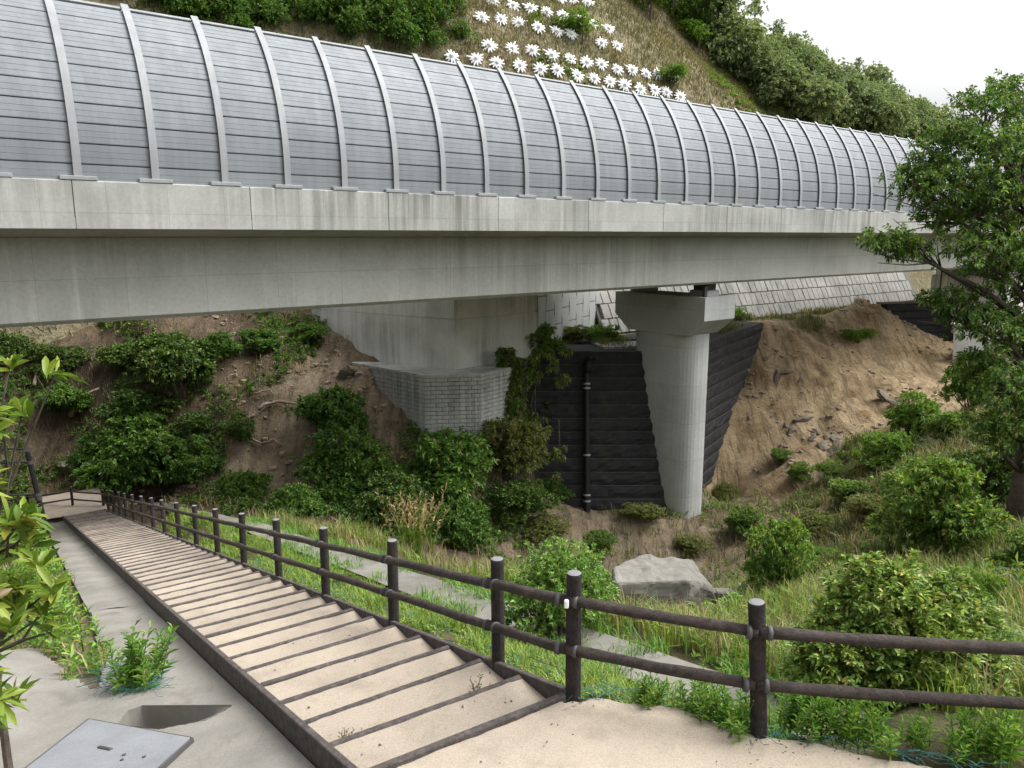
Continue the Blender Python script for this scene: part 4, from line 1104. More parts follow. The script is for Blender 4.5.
# black cable-fence post on the far left
t_, q_ = onstairs(49, 538, -0.1)
fp = stp(t_, q_, -0.25)
cf = thing('cable_fence', 'tall black post with black cables standing among shrubs left of the stairs', 'fence', fp)
hpst = 95 / F_PX * (fp[1] * cP - fp[2] * sP) * 1.02
V, F = tube([(-0.12 * hpst, 0, hpst), (0, 0, 0)], 0.075, 8); obj('post', V, F, M['black'], cf)
for z in (1.0, 0.86, 0.52, 0.2):
    V, F = tube([(-0.12 * hpst * z, 0, hpst * z), (-2.5, -1.2, hpst * z + 0.32), (-5, -2.6, hpst * z + 0.9)], 0.028, 6); obj('cable', V, F, M['black'], cf)
for z in (0.99, 0.86, 0.52, 0.48):
    V, F = tube([(-0.12 * hpst * z, 0, hpst * z - 0.05), (-0.12 * hpst * z, 0, hpst * z + 0.05)], 0.10, 10); obj('collar', V, F, M['clamp'], cf)
# ------------------------------------------------------------------ plants
def unit(v): return v / (np.linalg.norm(v, axis=-1, keepdims=True) + 1e-9)
def leaf_geo(P, D, L, W, rng, droop=0.15, fold=0.25, hi=False):
    """leaves from base points P along D: folded blades, four or eight triangles"""
    n = len(P); D = unit(D); L = np.broadcast_to(L, n)[:, None]; W = np.broadcast_to(W, n)[:, None]
    R = unit(np.array([0, 0, 1.0]) + rng.randn(n, 3) * 0.45)
    S = unit(np.cross(D, R)); N = np.cross(S, D)
    N = N * np.sign(N[:, 2:3] + 1e-9)
    if not hi:
        mid = P + D * L * 0.45
        V = np.stack([P, mid + S * W * 0.5 + N * W * fold, P + D * L - np.array([0, 0, 1.0]) * L * droop, mid - S * W * 0.5 + N * W * fold], 1)
        b = (np.arange(n) * 4)[:, None]
        F = np.concatenate([b + np.array([[0, 2, 1]]), b + np.array([[0, 3, 2]])], 0)
        return V.reshape(-1, 3), F
    dn = np.array([0, 0, -1.0])
    m1 = P + D * L * 0.3 + N * L * 0.04; m2 = P + D * L * 0.68 + N * L * 0.02 + dn * L * droop * 0.4; tp = P + D * L + dn * L * droop
    V = np.stack([P, m1, m2, tp, m1 + S * W * 0.42 + N * W * fold, m2 + S * W * 0.45 + N * W * fold, m1 - S * W * 0.42 + N * W * fold, m2 - S * W * 0.45 + N * W * fold], 1)
    b = (np.arange(n) * 8)[:, None]
    tr = [(0, 1, 4), (1, 2, 5), (1, 5, 4), (2, 3, 5), (0, 6, 1), (1, 7, 2), (1, 6, 7), (2, 7, 3)]
    F = np.concatenate([b + np.array([t]) for t in tr], 0)
    return V.reshape(-1, 3), F
def sprigs(C, D, k, L, W, rng, spread=0.9, stem=0.0, droop=0.15, hi=False, fold=0.25):
    """k leaves round each tip C pointing along D"""
    n = len(C); D = unit(D)
    A = unit(np.cross(D, unit(rng.randn(n, 3)))); B = np.cross(D, A)
    ang = (np.arange(k)[None] * 2.39996 + rng.rand(n, 1) * 6.28)
    el = spread * (0.55 + 0.6 * rng.rand(n, k))
    dirs = D[:, None] * np.cos(el)[..., None] + (A[:, None] * np.cos(ang)[..., None] + B[:, None] * np.sin(ang)[..., None]) * np.sin(el)[..., None]
    back = (np.arange(k) / k)[None, :, None] * stem
    P = C[:, None] - D[:, None] * back + rng.randn(n, k, 3) * L * 0.04
    l = L * (0.65 + 0.6 * rng.rand(n * k)); w = W * (0.75 + 0.5 * rng.rand(n * k))
    return leaf_geo(P.reshape(-1, 3), dirs.reshape(-1, 3), l, w, rng, droop, fold, hi)
def lobe_points(lobes, n, rng, shell=0.62, up=0.35):
    """tips spread through the outer part of a union of lobes, pointing outwards"""
    vol = np.array([l[3] * l[4] * l[5] for l in lobes]) ** 0.67
    idx = rng.choice(len(lobes), n, p=vol / vol.sum()); Lb = np.array(lobes)[idx]
    d_ = unit(rng.randn(n, 3)); r = shell + (1.06 - shell) * rng.rand(n, 1) ** 0.7
    low = rng.rand(n) < 0.5; d_[:, 2] = np.where((d_[:, 2] < -0.35) & low, -d_[:, 2], d_[:, 2])
    lump = 1 + 0.20 * np.sin(d_[:, :1] * 5 + Lb[:, :1] * 3) * np.cos(d_[:, 1:2] * 6 + Lb[:, 1:2] * 5)
    shoot = 1 + (rng.rand(n, 1) < 0.10) * 0.45 * rng.rand(n, 1)
    P = Lb[:, :3] + d_ * Lb[:, 3:6] * r * lump * shoot
    return P, unit(d_ + np.array([0, 0, up]) + rng.randn(n, 3) * 0.35)
def stems_to(base, targets, r0, r1, rng, sides=5, sag=0.1):
    mb = MB()
    for t in targets:
        b = base + rng.randn(3) * np.array([0.05, 0.05, 0]); m = b * 0.5 + t * 0.5 + rng.randn(3) * sag * np.linalg.norm(t - b) * 0.4
        V, F = tube([b, b * 0.75 + m * 0.25 + rng.randn(3) * 0.02, m, t], [r0, r0 * 0.85, (r0 + r1) / 2, r1], sides); mb.add(V, F)
    return mb
def bush_meshes(seed, lobes, n, k, L, W, mat, shell=0.6, spread=0.95, stem=0.06, droop=0.15, hi=False, nst=9, up=0.35, r0=0.03):
    rng = np.random.RandomState(seed)
    C, D = lobe_points(lobes, n, rng, shell, up)
    V, F = sprigs(C, D, k, L, W, rng, spread, stem, droop, hi)
    fm = make_mesh('foliage', V, F, mat)
    tg = C[rng.choice(n, min(nst * 3, n), replace=False)]
    cz = np.array([[l[0], l[1], l[2]] for l in lobes])
    base = np.array([0, 0, -0.15]); mb = stems_to(base, list(cz[:nst] * 0.9), r0, r0 * 0.5, rng)
    for t in tg:
        c = cz[np.argmin(np.linalg.norm(cz - t, axis=1))] * 0.9; V, F = tube([c, (c + t) / 2 + rng.randn(3) * 0.03, t], [r0 * 0.5, r0 * 0.35, r0 * 0.15], 4); mb.add(V, F)
    return fm, mb.mesh('stem', M['bark'])
def place(name, label, cat, loc, meshes, scale=1.0, rot=None, group=None):
    t = thing(name, label, cat, loc, random.random() * 6.28 if rot is None else rot, group)
    t.scale = (scale,) * 3 if np.isscalar(scale) else tuple(scale)
    for m in meshes: link_mesh(m.name.split('.')[0], m, None, t)
    return t
random.seed(5)

# --- grass and ground cover ("stuff")
def blades(P, h, w, rng, lean=0.5, n=1):
    """grass blades: bent two-piece ribbons"""
    m = len(P); a = rng.rand(m) * 6.28; d_ = np.stack([np.cos(a), np.sin(a), np.zeros(m)], 1); s_ = np.stack([-np.sin(a), np.cos(a), np.zeros(m)], 1)
    h = (h * (0.55 + 0.75 * rng.rand(m)))[:, None]; w = (w * (0.7 + 0.6 * rng.rand(m)))[:, None]; ln = (lean * rng.rand(m))[:, None]
    up = np.array([0, 0, 1.0])
    mid = P + up * h * 0.6 + d_ * h * ln * 0.4; tip = P + up * h * (1 - 0.35 * ln) + d_ * h * ln * 1.1
    V = np.stack([P - s_ * w, P + s_ * w, mid + s_ * w * 0.8, mid - s_ * w * 0.8, tip], 1)
    b = (np.arange(m) * 5)[:, None]
    F = np.concatenate([b + np.array([t]) for t in ((0, 1, 2), (0, 2, 3), (3, 2, 4))], 0)
    return V.reshape(-1, 3), F
def join(parts):
    V = []; F = []; k = 0
    for v, f in parts: V.append(v); F.append(f + k); k += len(v)
    return np.concatenate(V), np.concatenate(F)
def tufts(XY, zfun, per, h, w, spread, rng, lean=0.6):
    P = np.repeat(XY, per, 0) + rng.randn(len(XY) * per, 2) * spread
    return blades(np.column_stack([P, zfun(P[:, 0], P[:, 1]) - 0.02]), h, w, rng, lean)

R_ = np.random.RandomState
# verge between stairs and lower path
r = R_(1); n = 8000
t_ = -1.0 + 21 * r.rand(n) ** 1.5; q_ = -0.16 - 1.5 * r.rand(n)
XY = np.stack([SP0[0] + SH[0] * t_ + SL[0] * q_, SP0[1] + SH[1] * t_ + SL[1] * q_], 1)
ok = fbm(XY[:, 0] * 1.3, XY[:, 1] * 1.3, 3) > -0.12 - 0.25 * r.rand(n)
parts = [tufts(XY[ok], zt, 7, 0.17, 0.006, 0.05, r, 0.9)]
t2 = -0.6 + 20 * r.rand(500) ** 1.4; q2 = -0.25 - 1.35 * r.rand(500)
XY2 = np.stack([SP0[0] + SH[0] * t2 + SL[0] * q2, SP0[1] + SH[1] * t2 + SL[1] * q2], 1)
parts.append(sprigs(np.column_stack([XY2, zt(XY2[:, 0], XY2[:, 1]) + 0.08 * r.rand(500)]), np.array([[0, 0, 1.0]]) + r.randn(500, 3) * 0.3, 8, 0.075, 0.028, r, 1.2))
V, F = join(parts); stuff(obj('verge_grass', V, F, M['grass']), 'short green grass and weeds between the fence and lower path', 'grass')
# long grass on the bank around the block and beyond the path
r = R_(2); n = 6500
xs = []
while sum(map(len, xs)) < n:
    x = -9 + 22 * r.rand(4000); y = 5 + 22 * r.rand(4000); tt, qq = tq(x, y)
    k = (qq < -2.85) & (np.hypot(x - bc[0], y - bc[1] + 0.2) > 1.5) & (zone(x, y)[:, 2] > 0.35) & (fbm(x * 0.5, y * 0.5, 3) > -0.18) & (r.rand(4000) < np.clip(14 / (y + 1), 0.15, 1))
    xs.append(np.stack([x[k], y[k]], 1))
XY = np.concatenate(xs)[:n]; hh = int(n * 0.62)
V, F = join([tufts(XY[:hh], zt, 12, 0.42, 0.008, 0.09, r, 0.8)]); stuff(obj('long_grass', V, F, M['grass']), 'long green grass on the bank beyond the lower path', 'grass')
V, F = join([tufts(XY[hh:], zt, 10, 0.50, 0.007, 0.10, r, 0.8)]); stuff(obj('dry_grass', V, F, M['grass_dry']), 'pale dry grass stalks mixed through the bank', 'grass')
# grass on right-hand far slope and terraces
r = R_(3); xs = []
while sum(map(len, xs)) < 9000:
    x = 5 + 45 * r.rand(6000); y = 18 + 56 * r.rand(6000); z_ = zone(x, y); tr_ = inside_terrace(x, y)
    k = ((z_[:, 2] > 0.45) & (fbm(x * 0.4, y * 0.4, 4) > -0.1) & ~tr_) | (tr_ & (fbm(x * 0.5, y * 0.5, 3) > 0.0) & (x * BN[0] + y * BN[1] < 37.6)) | ((z_[:, 0] > 0.5) & (r.rand(6000) < 0.12))
    xs.append(np.stack([x[k], y[k]], 1))
XY = np.concatenate(xs)[:9000]
V, F = tufts(XY[:6500], zt, 12, 0.6, 0.018, 0.25, r, 0.9); stuff(obj('slope_grass', V, F, M['grass_far']), 'rough green grass covering the slope right of the bare earth', 'grass')
V, F = tufts(XY[6500:], zt, 11, 0.7, 0.014, 0.22, r, 0.9); stuff(obj('slope_straw', V, F, M['grass_dry']), 'straw-coloured dry grass covering the slope right of the bare earth', 'grass')
r = R_(33); xs = []
while sum(map(len, xs)) < 3600:
    x = 2 + 40 * r.rand(6000); y = 11 + 52 * r.rand(6000); z_ = zone(x, y)
    k = (((z_[:, 2] > 0.4) & (fbm(x * 0.33 + 7, y * 0.33, 3) > 0.06)) | ((z_[:, 0] > 0.45) & (fbm(x * 0.45 + 3, y * 0.45, 3) > 0.10))) & ~inside_terrace(x, y)
    xs.append(np.stack([x[k], y[k]], 1))
XY = np.concatenate(xs)[:3600]; n = len(XY)
V, F = sprigs(np.column_stack([XY, zt(XY[:, 0], XY[:, 1]) + 0.05 + 0.5 * r.rand(n)]), np.array([[0, -0.4, 0.8]]) + r.randn(n, 3) * 0.4, 10, 0.20, 0.06, r, 1.15, 0.1)
stuff(obj('slope_brush', V, F, M['leaf_tree']), 'low leafy brush spread over the bank below the pier and right slope', 'undergrowth')
# undergrowth on the left slope
r = R_(4); xs = []
while sum(map(len, xs)) < 10500:
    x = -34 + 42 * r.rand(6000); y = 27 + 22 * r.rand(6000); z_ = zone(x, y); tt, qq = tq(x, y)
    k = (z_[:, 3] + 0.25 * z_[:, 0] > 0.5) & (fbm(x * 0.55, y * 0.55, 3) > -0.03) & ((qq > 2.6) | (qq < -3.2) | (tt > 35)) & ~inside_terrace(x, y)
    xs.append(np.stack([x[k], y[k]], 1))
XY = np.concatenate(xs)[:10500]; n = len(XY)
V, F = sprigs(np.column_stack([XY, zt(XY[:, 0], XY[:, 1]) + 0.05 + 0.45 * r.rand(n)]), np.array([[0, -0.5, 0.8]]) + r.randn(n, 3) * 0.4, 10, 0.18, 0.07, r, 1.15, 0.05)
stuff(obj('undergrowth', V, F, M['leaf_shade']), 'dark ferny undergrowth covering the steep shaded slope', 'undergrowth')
XYd = XY[r.choice(n, 2600)] + r.randn(2600, 2) * 0.8
V, F = tufts(XYd, zt, 6, 0.55, 0.014, 0.2, r, 1.3); stuff(obj('dead_stalks', V, F, M['grass_dry']), 'dry brown stalks and litter on the steep shaded slope', 'undergrowth')
# cover on the cut slope: dry tufts, green patches
r = R_(6); xs = []
while sum(map(len, xs)) < 26000:
    s_ = -30 + 110 * r.rand(20000); w_ = 42 + 18 * r.rand(20000); xs.append(np.stack([BD[0] * s_ + BN[0] * w_, BD[1] * s_ + BN[1] * w_], 1)[r.rand(20000) < 0.9])
XY = np.concatenate(xs)[:26000]
V, F = tufts(XY[:17000], zhill, 6, 0.5, 0.03, 0.3, r, 1.4); stuff(obj('slope_thatch', V, F, M['grass_slope']), 'brown dry grass covering the cut slope behind the barrier', 'grass')
G = XY[17000:]; g = fbm(G[:, 0] * 0.13, G[:, 1] * 0.13, 3); G = G[g > 0.04]; n = len(G)
V, F = sprigs(np.column_stack([G, zhill(G[:, 0], G[:, 1]) + 0.2 * r.rand(n)]), np.array([[0, -0.5, 0.8]]) + r.randn(n, 3) * 0.4, 10, 0.35, 0.15, r, 1.2)
stuff(obj('slope_creeper', V, F, M['leaf_lime']), 'green creeping plants spreading between the white anchor plates', 'ground cover')

# --- round bush behind the fence and big bush on the right
bp = hit(558, 640)
lob = [(0, 0, 0.95, 0.42, 0.42, 0.30), (-0.35, 0.1, 0.55, 0.36, 0.4, 0.36), (0.38, 0.0, 0.52, 0.38, 0.4, 0.36), (0.05, -0.2, 0.45, 0.5, 0.4, 0.4), (-0.1, 0.2, 0.7, 0.5, 0.4, 0.4), (0.25, 0.1, 0.85, 0.34, 0.34, 0.28), (-0.42, -0.1, 0.28, 0.3, 0.3, 0.26), (0.5, -0.1, 0.3, 0.25, 0.25, 0.24)]
def scale_to(P, pxw, unitw): return pxw / F_PX * (P[1] * cP - P[2] * sP) / unitw
place('round_bush', 'rounded light green leafy bush just behind the fence bend', 'bush', bp, bush_meshes(21, lob, 1500, 9, 0.060, 0.024, M['leaf_round'], 0.55, 1.0, 0.05, 0.1), scale_to(bp, 132, 1.6))
bp = hit(880, 728, 4.0, 14)
bp = np.array([*at(888, 742, 6.9)[:2], 0]); bp[2] = zt(bp[0], bp[1])
lob = [(-0.25, 0, 1.25, 0.50, 0.5, 0.45), (0.32, 0.1, 1.1, 0.45, 0.45, 0.38), (-0.6, -0.1, 0.75, 0.48, 0.45, 0.42), (0.05, -0.2, 0.75, 0.6, 0.5, 0.5), (0.62, 0, 0.7, 0.45, 0.45, 0.42), (-0.75, -0.1, 0.35, 0.4, 0.4, 0.35), (0.0, -0.3, 0.35, 0.7, 0.4, 0.4), (0.75, -0.1, 0.3, 0.35, 0.35, 0.3), (-0.35, 0.05, 1.62, 0.2, 0.22, 0.2), (-0.12, -0.1, 1.58, 0.16, 0.2, 0.2), (0.5, 0.0, 1.42, 0.18, 0.2, 0.18), (-0.7, 0, 1.1, 0.22, 0.2, 0.2), (0.85, 0, 0.95, 0.2, 0.2, 0.2)]
bs = scale_to(np.array([bp[0], bp[1], bp[2]]), 205, 2.5)
place('large_bush', 'large yellow-green leafy bush behind the rails right of the nearest post', 'bush', bp, bush_meshes(22, lob, 2600, 9, 0.085, 0.030, M['leaf_big'], 0.6, 0.9, 0.07, 0.08, True), (bs * 1.22, bs * 1.1, bs * 0.98), 0.1)
# --- foreground plant on the left
FORE = [(18, 392, 3.5), (8, 432, 3.4), (28, 428, 3.7), (20, 515, 3.3), (-5, 480, 3.3), (12, 560, 3.2), (30, 585, 3.4), (-10, 600, 3.1), (25, 612, 3.5), (15, 640, 3.2), (35, 655, 3.4), (-10, 690, 3.0), (8, 600, 3.4), (12, 705, 3.0), (-30, 420, 3.3), (-40, 540, 3.1), (-30, 650, 3.0), (5, 470, 3.6), (-20, 380, 3.5), (5, 545, 3.7)]
r = R_(8); tips = []
for x, y, d_ in FORE:
    c = at(x - 14, y, d_); tips += [c + r.randn(3) * np.array([0.07, 0.09, 0.06]) for _ in range(3)]
tips = np.array(tips); fb = np.array([-2.75, 3.3, 0.0]); fb[2] = zt(fb[0], fb[1])
ft = thing('foreground_shrub', 'bright green whorled-leaf shrub at the left edge close to the camera', 'shrub', fb)
V, F = sprigs(tips - fb, np.array([[0.25, 0, 0.85]]) + r.randn(len(tips), 3) * 0.35, 12, 0.125, 0.032, r, 1.1, 0.05, 0.12, True)
obj('foliage', V, F, M['leaf_fore'], ft)
mb = MB()
hubs = [np.array([0.1, 0.1, 0.5]), np.array([0.25, 0.15, 1.0]), np.array([0.15, 0.2, 1.6]), np.array([0.2, 0.2, 2.1])]
pr = np.array([0, 0, -0.1])
for i, hb_ in enumerate(hubs): V, F = tube([pr, (pr + hb_) / 2 + r.randn(3) * 0.03, hb_], [0.035 - 0.007 * i, 0.032 - 0.007 * i, 0.029 - 0.007 * i], 7); mb.add(V, F); pr = hb_
for tp in tips - fb:
    h_ = hubs[int(np.argmin([abs(tp[2] - hh_[2] - 0.25) for hh_ in hubs]))]; V, F = tube([h_, (h_ + tp) / 2 + r.randn(3) * 0.04, tp], [0.010, 0.007, 0.004], 5); mb.add(V, F)
mb.build('stem', M['bark'], ft)

# --- weeds: upright leafy stems
def weed_meshes(seed, nst, h, spread, L, W, mat, k=16):
    r = R_(seed); parts = []; mb = MB()
    for i in range(nst):
        b = np.array([*(r.randn(2) * spread * 0.5), -0.03]); hh = h * (0.55 + 0.5 * r.rand()); tpd = np.array([*(r.randn(2) * 0.22), 1.0]); tp = b + tpd * hh
        V, F = tube([b, (b + tp) / 2 + r.randn(3) * 0.01, tp], [0.005, 0.004, 0.002], 4); mb.add(V, F)
        u = np.linspace(0.12, 1, k); C = b + (tp - b) * u[:, None]; D = unit(np.column_stack([np.cos(np.arange(k) * 2.4 + i), np.sin(np.arange(k) * 2.4 + i), 0.35 + 0.9 * u]))
        parts.append(leaf_geo(C, D, L * (1.15 - 0.5 * u) * (0.8 + 0.4 * r.rand(k)), W * np.ones(k), r, 0.25, 0.2, False))
    V, F = join(parts); return make_mesh('leaves', V, F, mat), mb.mesh('stem', mat)
WD = [weed_meshes(60 + i, 22, 0.36, 0.16, 0.095, 0.017, M['weed'], 18) for i in range(3)]
weeds = [(645, 705, 0.75, 'small bright green weed tuft at the sand edge right of the fence bend'), (700, 712, 0.9, 'bright green weed clump at the sand edge midway between fence bend and nearest post'),
         (735, 725, 1.0, 'tall weed clump hugging the left side of the nearest fence post'), (795, 728, 1.0, 'weed clump just right of the nearest fence post'), (825, 735, 0.9, 'second weed clump right of the nearest fence post'),
         (862, 738, 1.1, 'leafy weed clump under the lower rail below the large bush'), (915, 745, 0.7, 'low weed clump under the lower rail near the right corner'), (965, 752, 1.0, 'weed clump at the sand edge near the bottom right corner'),
         (1005, 757, 1.1, 'weed clump in the very bottom right corner'), (138, 687, 1.9, 'upright bright green weed clump on the concrete left of the stairs')]
for i, (x, y, s_, lb) in enumerate(weeds):
    if x < 300: P = onplane(x, y, SP0 + np.array([0, 0, OFF]), _pn)
    else: P = onz(x, y, PLATEAU - 0.03)
    place('weed_clump', lb, 'weed', P, WD[i % 3], s_ * 0.9, None, 'weed clumps along the path edges')
# small sprigs growing out of the treads
for x, y, lb in ((345, 738, 'tiny thin weed sprig growing from a lower-frame step'), (480, 690, 'tiny weed sprig on the step left of the fence bend')):
    t_, q_ = onstairs(x, y, -0.07); P = stp(t_, q_, -0.09)
    place('weed_sprig', lb, 'weed', P, weed_meshes(90 + x, 5, 0.15, 0.10, 0.05, 0.008, M['leaf_olive'], 8), 1.0)
# weed bed left of the stairs
r = R_(12); n = 560
t_ = 3.6 + 15 * r.rand(n) ** 1.3; q_ = 2.38 + 0.12 * r.rand(n) + 2.0 * r.rand(n) ** 1.1
k = ~((t_ < 5.2) & (q_ > 2.9)); t_, q_ = t_[k], q_[k]; n = len(t_)
XY = np.stack([SP0[0] + SH[0] * t_ + SL[0] * q_, SP0[1] + SH[1] * t_ + SL[1] * q_], 1); zb = zt(XY[:, 0], XY[:, 1])
bedz = lambda x, y: np.maximum(zt(x, y), SP0[2] - SLOPE * tq(x, y)[0] - 0.2)
bt = np.linspace(3.0, 20, 64); bq = np.linspace(1.66, 5.0, 18); BT, BQ = np.meshgrid(bt, bq, indexing='ij')
bxx = SP0[0] + SH[0] * BT + SL[0] * BQ; byy = SP0[1] + SH[1] * BT + SL[1] * BQ
struct(obj('weed_bed_soil', np.stack([bxx.ravel(), byy.ravel(), (SP0[2] - SLOPE * BT - 0.27 + 0.05 * fbm(BT * 2, BQ * 2, 3) * np.clip((BQ - 2.2) * 3, 0, 1) + 0.12 * np.clip(BQ - 2.2, 0, 2)).ravel()], 1), gridfaces(64, 18), M['ground'], None, True))
hz_ = lambda x, y: SP0[2] - SLOPE * tq(x, y)[0] - 0.2 + 0.12 * np.clip(tq(x, y)[1] - 2.2, 0, 2)
C = np.column_stack([XY, hz_(XY[:, 0], XY[:, 1]) + 0.30 * r.rand(n) * np.clip((t_ - 2.6) / 2, 0.3, 1)])
V, F = sprigs(C, np.array([[0, 0, 1.0]]) + r.randn(n, 3) * 0.3, 16, 0.13, 0.032, r, 1.1, 0.22, 0.15)
V2, F2 = tufts(XY[::2], hz_, 4, 0.27, 0.008, 0.06, r, 0.8)
stuff(obj('weed_bed_grass', V2, F2, M['grass_dry']), 'thin yellow-green grass growing through the weed bed', 'grass'); stuff(obj('weed_bed', V, F, M['weed']), 'tangled bright green weeds filling the bed left of the stairs', 'weeds')
# --- erosion net cords along the path edge and in the weed bed
r = R_(13); mb = MB()
def cord(P, D, n, ln):
    pts = [P]; a = math.atan2(D[1], D[0])
    for i in range(n): a += r.randn() * 0.35; pts.append(pts[-1] + np.array([math.cos(a) * ln, math.sin(a) * ln, r.randn() * 0.012]))
    V, F = tube(np.array(pts), 0.0022, 3, False); mb.add(V, F)
for i in range(len(ep) - 1):
    for k in range(14):
        p = ep[i] * (1 - k / 14) + ep[i + 1] * (k / 14); cord(np.array([p[0] + r.randn() * 0.03, p[1] + 0.05 * r.rand(), PLATEAU - 0.02 + 0.03 * r.rand()]), ep[i + 1] - ep[i] + r.randn(2) * 0.1, 5, 0.035)
for k in range(110):
    t1 = -0.8 + 9 * r.rand(); p = stp(t1, -0.10 - 0.16 * r.rand(), -0.10 + 0.04 * r.rand()); cord(p, SH + r.randn(2) * 0.5, 6, 0.04)
for k in range(260):
    p = onplane(100 + 55 * r.rand(), 664 + 26 * r.rand(), SP0 + np.array([0, 0, OFF + 0.02 + 0.05 * r.rand()]), _pn); cord(p, r.randn(2), 6, 0.04)
stuff(mb.build('erosion_net', M['net']), 'blue-green plastic erosion net showing at the path edges', 'net')

# --- shrubs on the shaded slope and the right slope
def lobes_random(seed, w, h, n):
    r = R_(seed); L_ = []
    for i in range(n):
        a = r.rand() * 6.28; rr = w * 0.6 * math.sqrt(r.rand()); z_ = h * (0.25 + 0.65 * r.rand()) * (1 - 0.5 * (rr / w) ** 2); s_ = w * (0.30 + 0.22 * r.rand()); L_.append((rr * math.cos(a), rr * math.sin(a), z_, s_, s_, s_ * 0.55))
    return L_
def variants(mat, seeds, n, k, L, W, w=1.0, h=1.3, nl=9, **kw): return [bush_meshes(s_, lobes_random(s_, w, h, nl), n, k, L, W, mat, **kw) for s_ in seeds]
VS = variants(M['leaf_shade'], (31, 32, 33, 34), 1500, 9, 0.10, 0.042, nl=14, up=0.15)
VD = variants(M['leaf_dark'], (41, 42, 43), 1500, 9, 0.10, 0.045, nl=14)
VL = variants(M['leaf_lime'], (51, 52, 53), 1100, 9, 0.10, 0.036, nl=13)
VO = variants(M['leaf_olive'], (55, 56), 1200, 9, 0.10, 0.03, nl=14)
VT = variants(M['leaf_tree'], (57, 58), 1600, 9, 0.085, 0.036, nl=12)
